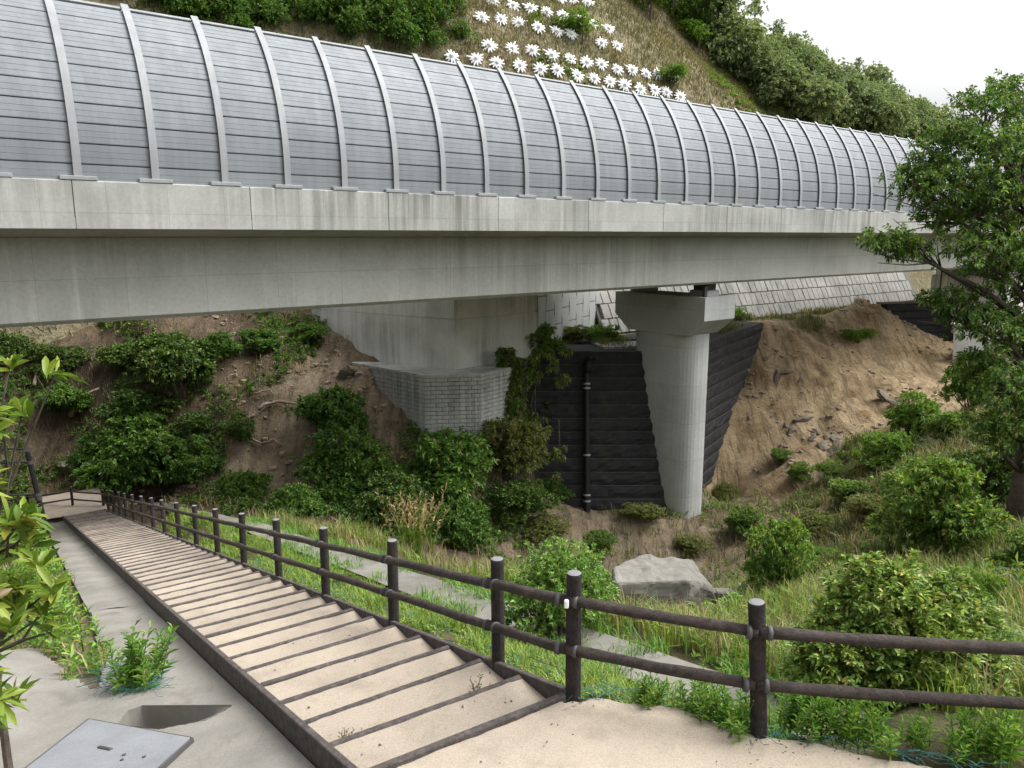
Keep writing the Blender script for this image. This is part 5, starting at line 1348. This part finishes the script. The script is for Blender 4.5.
shrubs = [  # px, py of the foot, width in pixels, height factor, kind, label
    (345, 440, 90, 1.0, VS, 'bright green shrub on bare earth left of the block-faced base'),
    (350, 500, 120, 1.0, VS, 'wide dark green shrub below the bright shrub beside the block-faced base'),
    (440, 515, 130, 1.0, VS, 'broad dark shrub hiding the foot of the block-faced base'),
    (395, 530, 90, 1.0, VD, 'dark shrub at the slope foot behind the plume grass'),
    (470, 545, 80, 1.0, VS, 'low dark shrub right of the plume grass'),
    (130, 485, 120, 1.0, VS, 'wide leafy shrub on the slope above the stair foot'),
    (190, 478, 80, 0.9, VS, 'dark leafy shrub above the far end of the handrail'),
    (240, 440, 36, 1.2, VD, 'small dark bush alone on the bare eroded earth'),
    (250, 505, 70, 0.8, VS, 'low green shrub at the slope foot behind the fence'),
    (300, 515, 70, 0.8, VS, 'low bright shrub at the slope foot left of the wide dark shrub'),
    (60, 375, 58, 0.8, VD, 'dark shrub high on the left slope under the girder'),
    (122, 368, 50, 0.8, VD, 'second dark shrub high on the left slope under the girder'),
    (178, 395, 100, 1.0, VD, 'large dark shrub in the middle of the left slope'),
    (218, 358, 56, 0.8, VS, 'green shrub high on the slope where the girder begins to rise'),
    (262, 350, 50, 0.7, VS, 'green shrub near the slope top left of the orange earth'),
    (308, 345, 44, 0.8, VS, 'leafy shrub just above the orange earth patch'),
    (140, 435, 80, 0.9, VD, 'dark shrub below the large dark shrub on the left slope'),
    (12, 362, 52, 0.9, VD, 'dark shrub at the top left of the shaded slope'),
    (545, 375, 60, 1.2, VT, 'bright bushy shrub spilling over the top left corner of the black wall'),
    (522, 440, 52, 1.4, VO, 'olive creeper mass hanging at the left end of the black wall'),
    (505, 480, 90, 1.2, VO, 'olive brown brush between the block-faced base and black wall'),
    (552, 500, 46, 0.8, VS, 'green brush at the foot of the black wall left of the pipe'),
    (548, 430, 40, 1.0, VD, 'dark creeper on the black wall left of the pipe'),
    (520, 520, 80, 0.8, VD, 'dark low brush at the bench left of the pipe foot'),
    (640, 518, 50, 0.5, VO, 'low weeds on the bench at the foot of the black wall'),
    (725, 500, 36, 0.8, VO, 'small brush at the right foot of the pier'),
    (782, 600, 92, 1.5, VT, 'dark green rounded bush right of the concrete block'),
    (945, 440, 50, 1.1, VT, 'dense green bush at the right foot of the bare slope'),
    (885, 470, 70, 1.0, VL, 'yellow-green bush low on the right slope'),
    (910, 440, 60, 1.3, VL, 'fresh green bush left of the tree at the bare slope edge'),
    (970, 410, 60, 1.5, VL, 'light green sapling bush in front of the pale wing wall'),
    (780, 462, 30, 0.8, VT, 'small dark bush at the lower edge of the bare slope'),
    (800, 478, 34, 0.8, VT, 'second small dark bush at the lower edge of the bare slope'),
    (830, 480, 40, 0.8, VT, 'third small bush at the lower edge of the bare slope'),
    (820, 540, 60, 0.8, VO, 'grassy olive bush in the middle of the right slope'),
    (870, 520, 60, 0.7, VO, 'low olive brush above the large evergreen bush'),
    (940, 560, 140, 1.2, VT, 'large dark evergreen bush on the right slope below the tree'),
    (1000, 520, 90, 1.3, VD, 'dark bush under the tree at the right edge'),
    (1015, 590, 80, 1.2, VT, 'green bush at the right edge behind the large yellow-green bush'),
    (975, 610, 60, 1.3, VL, 'light green sapling with drooping leaves beside the dark evergreen bush'),
    (70, 412, 64, 0.8, VS, 'green shrub between the fallen trunk and the top of the left slope'),
    (195, 442, 60, 0.8, VD, 'dark shrub left of the lone bush on the eroded earth'),
    (95, 470, 60, 1.0, VS, 'leafy shrub directly behind the far fence corner'),
    (545, 540, 60, 0.7, VO, 'olive brush on the bank left of the concrete block'),
    (600, 548, 50, 0.6, VT, 'low green plants on the bank below the black wall'),
    (690, 552, 46, 0.6, VO, 'low olive plants on the bank below the pier'),
    (745, 530, 50, 0.8, VT, 'green brush on the bank right of the pier foot'),
    (850, 500, 50, 0.8, VT, 'green bush between the small dark bushes and large evergreen bush'),
    (820, 570, 60, 0.7, VL, 'fresh green brush right of the dark green rounded bush'),
    (700, 310, 30, 0.7, VL, 'green tuft on the terrace edge right of the pier cap'),
    (735, 322, 34, 0.6, VL, 'low green plants along the terrace above the bare slope'),
    (860, 306, 40, 0.6, VL, 'low green plants on the terrace near the small black wall'),
    (605, 345, 50, 0.7, VL, 'grassy green bush on the terrace left of the pier cap'),
    (575, 350, 44, 0.7, VO, 'yellow grassy clump on the terrace by the panel wall'),
    (30, 470, 70, 1.5, VL, 'fresh green shrub behind the black cable post'),
    (15, 520, 70, 1.3, VL, 'bright shrub in front of the black cable post'),
    (350, 590, 36, 0.9, VT, 'small leafy plant in the verge between fence and lower path'),
]
for i, (x, y, pw_, hf, kind, lb) in enumerate(shrubs):
    if x < 40 and y > 450:
        t_, q_ = (17, 3.3) if y < 500 else (9.0, 3.4)
        P = stp(t_, q_, -0.1)
    elif y < 360 and x > 560: P = ony(x, y, 50 if x < 650 else 64); P[2] = zt(P[0], P[1])
    else: P = hit(x, y)
    s_ = scale_to(P, pw_, 2.1)
    m_ = kind[i % len(kind)]
    place('shrub', lb, 'shrub', P - np.array([0, 0, 0.05]), m_, (s_, s_, s_ * hf))
# creeper hanging over the left end of the black wall
r = R_(35); n = 1700
px_ = 498 + 85 * r.rand(n) ** 1.7; py_ = 348 + 165 * r.rand(n)
kp = fbm(px_ * 0.05, py_ * 0.04, 3) > (px_ - 530) / 80.0; px_, py_ = px_[kp], py_[kp]; n = len(px_)
C = []
for x, y in zip(px_, py_):
    rr = ray(x, y); k_ = (45.8 + 6.72 * -BAT) / (rr[1] - BAT * rr[2]); C.append(rr * k_ + np.array([0, -0.10 - 0.45 * r.rand(), 0]))
C = np.array(C); wcr = thing('wall_creeper', 'green and olive creeper hanging down the left end of the black wall', 'creeper', (C[:, 0].mean(), 43.2, -16))
loc = np.array(wcr.location); hf_ = n // 2
V, F = sprigs(C[:hf_] - loc, np.array([[0, -0.8, 0.1]]) + r.randn(hf_, 3) * 0.5, 9, 0.26, 0.10, r, 1.2, 0.1, 0.4); obj('foliage', V, F, M['leaf_tree'], wcr)
V, F = sprigs(C[hf_:] - loc, np.array([[0, -0.8, -0.2]]) + r.randn(n - hf_, 3) * 0.5, 9, 0.26, 0.07, r, 1.2, 0.1, 0.5); obj('dry_foliage', V, F, M['leaf_olive'], wcr)
mb = MB()
for i in range(40):
    p = C[r.randint(n)]
    if p[2] > -8.6: continue
    p = p - loc + np.array([0, 0.1, 0]); V, F = tube([p + np.array([0, 0.35, 1.6]), p + np.array([r.randn() * 0.2, 0.1, 0.7]), p], [0.03, 0.025, 0.012], 4); mb.add(V, F)
stuff(mb.build('stem', M['bark'], wcr))
# weeds spilling over the lower path edges, leafy cover round the block
r = R_(41); n = 1500
t1 = -1.4 + 20 * r.rand(n) ** 1.3; q1 = np.where(r.rand(n) < 0.5, -1.78 + 0.12 * r.randn(n), -2.52 + 0.12 * r.randn(n))
XY = np.stack([SP0[0] + SH[0] * t1 + SL[0] * q1, SP0[1] + SH[1] * t1 + SL[1] * q1], 1)
ok = fbm(XY[:, 0] * 1.1 + 5, XY[:, 1] * 1.1, 3) > -0.05; XY = XY[ok]
a1 = tufts(XY, zt, 9, 0.24, 0.007, 0.07, r, 1.0)
x = 1 + 10 * r.rand(2600); y = 7 + 13 * r.rand(2600); tt, qq = tq(x, y); ok = (qq < -2.7) & (fbm(x * 0.7, y * 0.7, 3) > -0.02) & (np.hypot(x - bc[0], y - bc[1]) > 1.3); x, y = x[ok], y[ok]; n = len(x)
a2 = sprigs(np.column_stack([x, y, zt(x, y) + 0.32 * r.rand(n)]), np.array([[0, 0, 1.0]]) + r.randn(n, 3) * 0.35, 10, 0.12, 0.035, r, 1.15, 0.1)
V, F = join([a1, a2]); stuff(obj('bank_weeds', V, F, M['weed']), 'fresh green weeds overhanging the lower path and filling the bank', 'weeds')
# stones and litter on the bare slopes
r = R_(43); mb = MB(); cnt = 0
while cnt < 1500:
    if r.rand() < 0.6: x, y = 12 + 26 * r.rand(), 44 + 28 * r.rand(); want = zone(np.array([x]), np.array([y]))[0][1] > 0.5
    else: x, y = -20 + 16 * r.rand(), 33 + 13 * r.rand(); want = True
    if not want or bool(inside_terrace(np.array([x]), np.array([y]))[0]) or float(fbm(np.array([x * 0.4]), np.array([y * 0.4]), 3)[0]) < -0.1 + 0.2 * r.rand(): continue
    cnt += 1; s_ = 0.03 + 0.13 * r.rand() ** 3; V, F = cbox(s_ * 2.6, s_ * 1.8, s_ * 1.3, s_ * 0.4); V = V + r.randn(*V.shape) * s_ * 0.15; a = r.rand() * 6.3
    V = np.column_stack([V[:, 0] * math.cos(a) - V[:, 1] * math.sin(a), V[:, 0] * math.sin(a) + V[:, 1] * math.cos(a), V[:, 2]]); mb.add(V + np.array([x, y, float(zt(x, y)) + s_ * 0.2]), F)
stuff(mb.build('slope_stones', M['root']), 'loose stones and clods scattered over the bare slopes', 'stones')
# leaf litter, grit and pebbles on the stairs and path
r = R_(37); mb = MB(); PP = []
for i in range(260):
    if r.rand() < 0.4:
        k_ = 1 + int(30 * r.rand() ** 1.6); PP.append(stp(T_TOP + k_ * STEP - STEP * (0.12 + 0.8 * r.rand()), 0.1 + 1.36 * (r.rand() if r.rand() < 0.5 else r.rand() ** 2), 0) * np.array([1, 1, 0]) + np.array([0, 0, st0[2] - RISE * k_ + 0.002]))
    else:
        e_ = ep[r.randint(len(ep))] + r.randn(2) * np.array([0.35, 0.12]) - np.array([0, 0.25 * r.rand() ** 2 * 3]); PP.append(np.array([e_[0], e_[1], PLATEAU - 0.015]))
for p in PP:
    s_ = 0.003 + 0.005 * r.rand() ** 2; V, F = cbox(s_ * 2.4, s_ * 1.7, s_, s_ * 0.3); a = r.rand() * 6.3
    V = np.column_stack([V[:, 0] * math.cos(a) - V[:, 1] * math.sin(a), V[:, 0] * math.sin(a) + V[:, 1] * math.cos(a), V[:, 2]]); mb.add(V + p, F)
stuff(mb.build('grit', M['rock']), 'small stones and litter scattered on the steps and sand', 'grit')
# plume grass behind the fence
P = hit(412, 556, 8, 30); r = R_(17)
t = thing('plume_grass', 'tall tan plume grass standing behind the fence left of middle', 'grass', P)
sc = scale_to(P, 60, 1.0)
XYp = r.randn(40, 2) * 0.12
V, F = blades(np.column_stack([np.repeat(XYp, 4, 0), np.zeros(160)]), 0.75, 0.012, r, 0.9); obj('leaf_tuft', V * sc, F, M['grass'], t)
parts = []
for i in range(26):
    a = r.randn(2) * 0.10; tp = np.array([a[0] * 3.0, a[1] * 3.0, 0.85 + 0.28 * r.rand()]); u = np.linspace(0.55, 1, 22)[:, None]
    C = np.array([a[0], a[1], 0]) * (1 - u) + tp * u; parts.append(leaf_geo(C, unit(r.randn(22, 3) * 0.5 + np.array([0, 0, 1.0])), 0.10, 0.02, r))
V, F = join(parts); obj('plumes', V * sc, F, M['plume'], t)

# --- roots, fallen stems and rocks on the slopes
def stick(name, label, cat, pxs, rad, mat, lift=0.12):
    pts = [hit(x, y) + np.array([0, -0.15, lift]) for x, y in pxs]; t = thing(name, label, cat, pts[0]); l = np.array(t.location)
    P_ = [];
    for a, b in zip(pts[:-1], pts[1:]): P_ += [a, (a * 2 + b) / 3, (a + 2 * b) / 3]
    P_.append(pts[-1]); P_ = np.array(P_) + np.random.RandomState(int(pxs[0][0])).randn(len(P_), 3) * 0.04
    V, F = tube(P_ - l, np.linspace(rad, rad * 0.45, len(P_)), 7); obj('stem', V, F, mat, t, True)
    m_ = len(P_) // 2; V, F = tube([P_[m_] - l, P_[m_] - l + np.array([0.25, -0.1, -0.3]), P_[m_] - l + np.array([0.45, -0.1, -0.75])], [rad * 0.5, rad * 0.35, rad * 0.15], 5); obj('side_root', V, F, mat, t)
stick('exposed_root', 'pale curved root exposed on the bare eroded earth', 'root', [(260, 413), (268, 406), (285, 404), (298, 407), (304, 412)], 0.10, M['root'])
stick('exposed_root', 'thin root below the pale curved root on the eroded earth', 'root', [(250, 440), (262, 446), (275, 442), (285, 448)], 0.07, M['root'])
stick('exposed_root', 'small root beside the lone dark bush on the eroded earth', 'root', [(255, 396), (268, 392), (275, 397)], 0.06, M['root'])
stick('fallen_trunk', 'pale fallen trunk lying across the shaded left slope', 'log', [(72, 424), (86, 410), (100, 398)], 0.13, M['root'], 0.5)
stick('fallen_trunk', 'short pale dead stem on the far left slope', 'log', [(36, 395), (39, 385), (42, 376)], 0.10, M['root'], 0.5)
r = R_(19)
def rock_mesh(seed):
    r = R_(seed); bm = bmesh.new(); bmesh.ops.create_icosphere(bm, subdivisions=2, radius=1.0)
    for v in bm.verts: v.co = Vector(v.co) * (0.75 + 0.45 * r.rand()); v.co.z *= 0.6
    me = bpy.data.meshes.new('rock'); bm.to_mesh(me); bm.free(); me.materials.append(M['rock']); return me
RK = [rock_mesh(70 + i) for i in range(4)]
rocks = [(788, 425), (795, 432), (803, 420), (786, 372), (800, 378), (812, 440), (822, 447), (830, 455), (818, 432), (838, 450), (808, 412), (840, 440), (826, 438), (776, 380), (900, 405), (888, 398), (62, 470), (66, 485), (60, 500), (345, 376), (352, 372)]
for i, (x, y) in enumerate(rocks):
    P = hit(x, y); lb = 'grey rock lodged in the bare sandy slope' if x > 700 else ('pale rock in the earth beside the stair foot' if x < 100 else 'rock at the edge of the block-faced base')
    gname = 'rocks in the bare slope' if x > 700 else ('rocks by the stair foot' if x < 100 else 'rocks by the block base')
    o = link_mesh('rock', RK[i % 4], None); s_ = 0.28 + 0.35 * r.rand(); o.location = P - np.array([0, -0.3 * s_, 0.25 * s_]); o.scale = (s_ * 1.5, s_, s_ * 0.8); o.rotation_euler = (r.rand(), r.rand(), r.rand() * 6); tag(o, lb, 'rock', gname)

# --- tree on the right
tb = np.array([14.6, 21.6, 0.0]); tb[2] = zt(tb[0], tb[1])
tree = thing('broadleaf_tree', 'tall leafy green tree at the right edge in front of the viaduct end', 'tree', tb)
TL = [(925, 180, 30, 23), (940, 215, 30, 22.5), (985, 108, 34, 23), (1015, 95, 36, 24), (955, 140, 34, 23), (1000, 150, 48, 22), (930, 165, 26, 23), (965, 190, 46, 22), (1020, 200, 54, 22), (920, 195, 22, 23), (890, 243, 30, 22), (915, 250, 22, 22), (985, 250, 44, 21.5), (1020, 275, 50, 22),
      (960, 305, 30, 22), (1000, 330, 44, 21.5), (930, 300, 18, 22.5), (1010, 385, 44, 21), (975, 365, 26, 22), (1020, 440, 38, 21), (990, 425, 30, 21.2), (1060, 130, 60, 23), (1070, 220, 70, 22), (1080, 310, 70, 22), (1070, 400, 60, 21.5), (1040, 340, 50, 24), (1000, 220, 50, 25), (1110, 260, 60, 24)]
r = R_(23); lob = []
for x, y, rp, d_ in TL:
    c = at(x, y, d_) - tb; rr = rp / F_PX * d_; lob.append((c[0], c[1], c[2], rr * 1.05, rr * 1.1, rr * 0.62))
C, D = lobe_points(lob, 5200, r, 0.3, 0.1); D[:, 2] *= 0.5
V, F = sprigs(C, D, 10, 0.155, 0.068, r, 1.25, 0.18, 0.22); obj('crown', V, F, M['leaf_crown'], tree)
trunk = [np.array([0, 0, -0.4]), np.array([0.1, 0, 2.0]), np.array([0.0, 0.1, 4.5]), np.array([-0.2, 0.1, 7.0]), np.array([-0.1, 0.2, 9.5])]
mb = MB(); V, F = tube(trunk, [0.28, 0.23, 0.18, 0.12, 0.06], 10); mb.add(V, F)
for (cx, cy_, cz_, rr, _, _) in lob:
    c = np.array([cx, cy_, cz_]); zs = np.clip(cz_ - 1.2 - 0.25 * math.hypot(cx, cy_), 0.8, 9.3); k = np.interp(zs, [p[2] for p in trunk], range(len(trunk))); i0 = min(int(k), len(trunk) - 2); s0 = trunk[i0] * (1 - k + i0) + trunk[i0 + 1] * (k - i0)
    m1 = s0 * 0.6 + c * 0.4 + np.array([0, 0, 0.2]) + r.randn(3) * 0.12; m2 = s0 * 0.25 + c * 0.75 + r.randn(3) * 0.15
    V, F = tube([s0, m1, m2, c], [0.085, 0.06, 0.042, 0.025], 6); mb.add(V, F)
    for _k in range(7):
        e = c + r.randn(3) * rr * np.array([0.6, 0.6, 0.35]); V, F = tube([m2, (m2 + e) / 2 + r.randn(3) * 0.08, e], [0.025, 0.017, 0.008], 4); mb.add(V, F)
mb.build('trunk', M['bark'], tree, True)

# --- woods on the hill
def crown_arrays(seed, n, L, W):
    r = R_(seed); lb_ = []
    for i in range(9):
        a = r.rand() * 6.28; rr = 0.6 * math.sqrt(r.rand()); lb_.append((rr * math.cos(a), rr * math.sin(a), 0.5 + 0.85 * r.rand() * (1.1 - rr), 0.34 + 0.16 * r.rand(), 0.34 + 0.16 * r.rand(), 0.28 + 0.1 * r.rand()))
    C, D = lobe_points(lb_, n, r, 0.5, 0.4); return sprigs(C, D, 6, L, W, r, 1.2, 0.03)
CR = [crown_arrays(80 + i, 640, 0.085, 0.05) for i in range(5)]
r = R_(29); parts = []
def crown_at(P, h, i):
    v, f = CR[i % 5]; a = r.rand() * 6.28; c_, s_ = math.cos(a), math.sin(a)
    v2 = np.column_stack([v[:, 0] * c_ - v[:, 1] * s_, v[:, 0] * s_ + v[:, 1] * c_, v[:, 2]]) * np.array([h * 0.62, h * 0.62, h * 0.66]); return v2 + P, f
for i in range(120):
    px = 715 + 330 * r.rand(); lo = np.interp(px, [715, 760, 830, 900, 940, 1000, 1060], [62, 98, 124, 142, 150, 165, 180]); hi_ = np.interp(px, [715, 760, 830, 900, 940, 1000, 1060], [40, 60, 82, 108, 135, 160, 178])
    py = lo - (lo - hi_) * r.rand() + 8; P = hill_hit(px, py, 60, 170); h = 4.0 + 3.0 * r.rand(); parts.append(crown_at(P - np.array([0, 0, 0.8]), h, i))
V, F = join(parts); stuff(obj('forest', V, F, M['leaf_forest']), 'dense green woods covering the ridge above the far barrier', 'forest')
parts = []
for i in range(95):
    px = -120 + 585 * r.rand(); hi_ = np.interp(px, [-120, 120, 260, 420, 470], [-80, -35, -10, 0, 10]); lo = np.interp(px, [-120, 120, 260, 420, 470], [-30, 4, 34, 52, 58])
    P = hill_hit(px, hi_ + (lo - hi_) * r.rand() + 6, 46, 110); parts.append(crown_at(P - np.array([0, 0, 0.5]), 2.2 + 2.0 * r.rand(), i))
V, F = join(parts); stuff(obj('hill_thicket', V, F, M['leaf_shade']), 'dense green thicket on the hill above the left half of the barrier', 'thicket')
def hill_tree(label, px, py, h, i, mat, wide=1.0, name='hill_tree'):
    P = hill_hit(px, py, 50, 170); t = thing(name, label, 'tree', P - np.array([0, 0, 0.3]))
    v, f = CR[i % 5]; obj('crown', v * np.array([h * 0.5 * wide, h * 0.5 * wide, h * 0.55]) + np.array([0, 0, h * 0.22]), f, mat, t)
    V, F = tube([(0, 0, -0.5), (0.05 * h * 0.2, 0, h * 0.4), (0, 0, h * 0.8)], [0.022 * h, 0.017 * h, 0.006 * h], 7); obj('trunk', V, F, M['bark'], t)
hill_tree('bright bush tree at the top of the dry slope edge', 690, 38, 4.5, 0, M['leaf_lime'], 1.2)
hill_tree('bright green shrub tree on the slope edge near the woods', 698, 55, 4.0, 1, M['leaf_lime'], 1.2)
hill_tree('dark tall tree at the left start of the ridge woods', 706, 45, 9.0, 2, M['leaf_dark'], 0.8)
hill_tree('tall dark tree rising out of the top edge of the photo', 728, 62, 11.0, 3, M['leaf_forest'], 0.8)
hill_tree('green bush tree leaning over the slope at the top edge', 650, 22, 5.0, 4, M['leaf_lime'], 1.3)
hill_tree('dark crown in the woods above the top of the dry slope', 672, 20, 6.0, 1, M['leaf_shade'], 1.2)
hill_tree('pale lime green crown standing out low in the ridge woods', 834, 122, 5.0, 2, M['leaf_lime'], 1.0)
hill_tree('green bush growing among the white anchor plates', 582, 46, 3.2, 3, M['leaf_lime'], 1.5)
hill_tree('small green bush among the lowest white anchor plates', 670, 90, 2.6, 4, M['leaf_lime'], 1.5)
# thin bamboo-like tree against the sky
def wispy(label, px, py, h, seed):
    P = hill_hit(px, py, 60, 170); r = R_(seed); t = thing('wispy_tree', label, 'tree', P)
    V, F = tube([(0, 0, -0.5), (0.1, 0, h * 0.5), (0.35, 0, h)], [0.10, 0.06, 0.02], 6); obj('trunk', V, F, M['bark'], t)
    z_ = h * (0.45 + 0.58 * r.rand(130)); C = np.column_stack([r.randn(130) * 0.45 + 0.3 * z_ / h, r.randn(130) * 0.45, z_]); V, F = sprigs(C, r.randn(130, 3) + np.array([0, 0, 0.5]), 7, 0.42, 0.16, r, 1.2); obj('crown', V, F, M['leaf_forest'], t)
wispy('thin wispy tree standing alone against the sky', 752, 52, 9.5, 1)
wispy('small wispy crown breaking the ridge line near its middle', 774, 62, 5.0, 2)
wispy('ragged open crown on the ridge line before it drops', 855, 88, 6.0, 3)
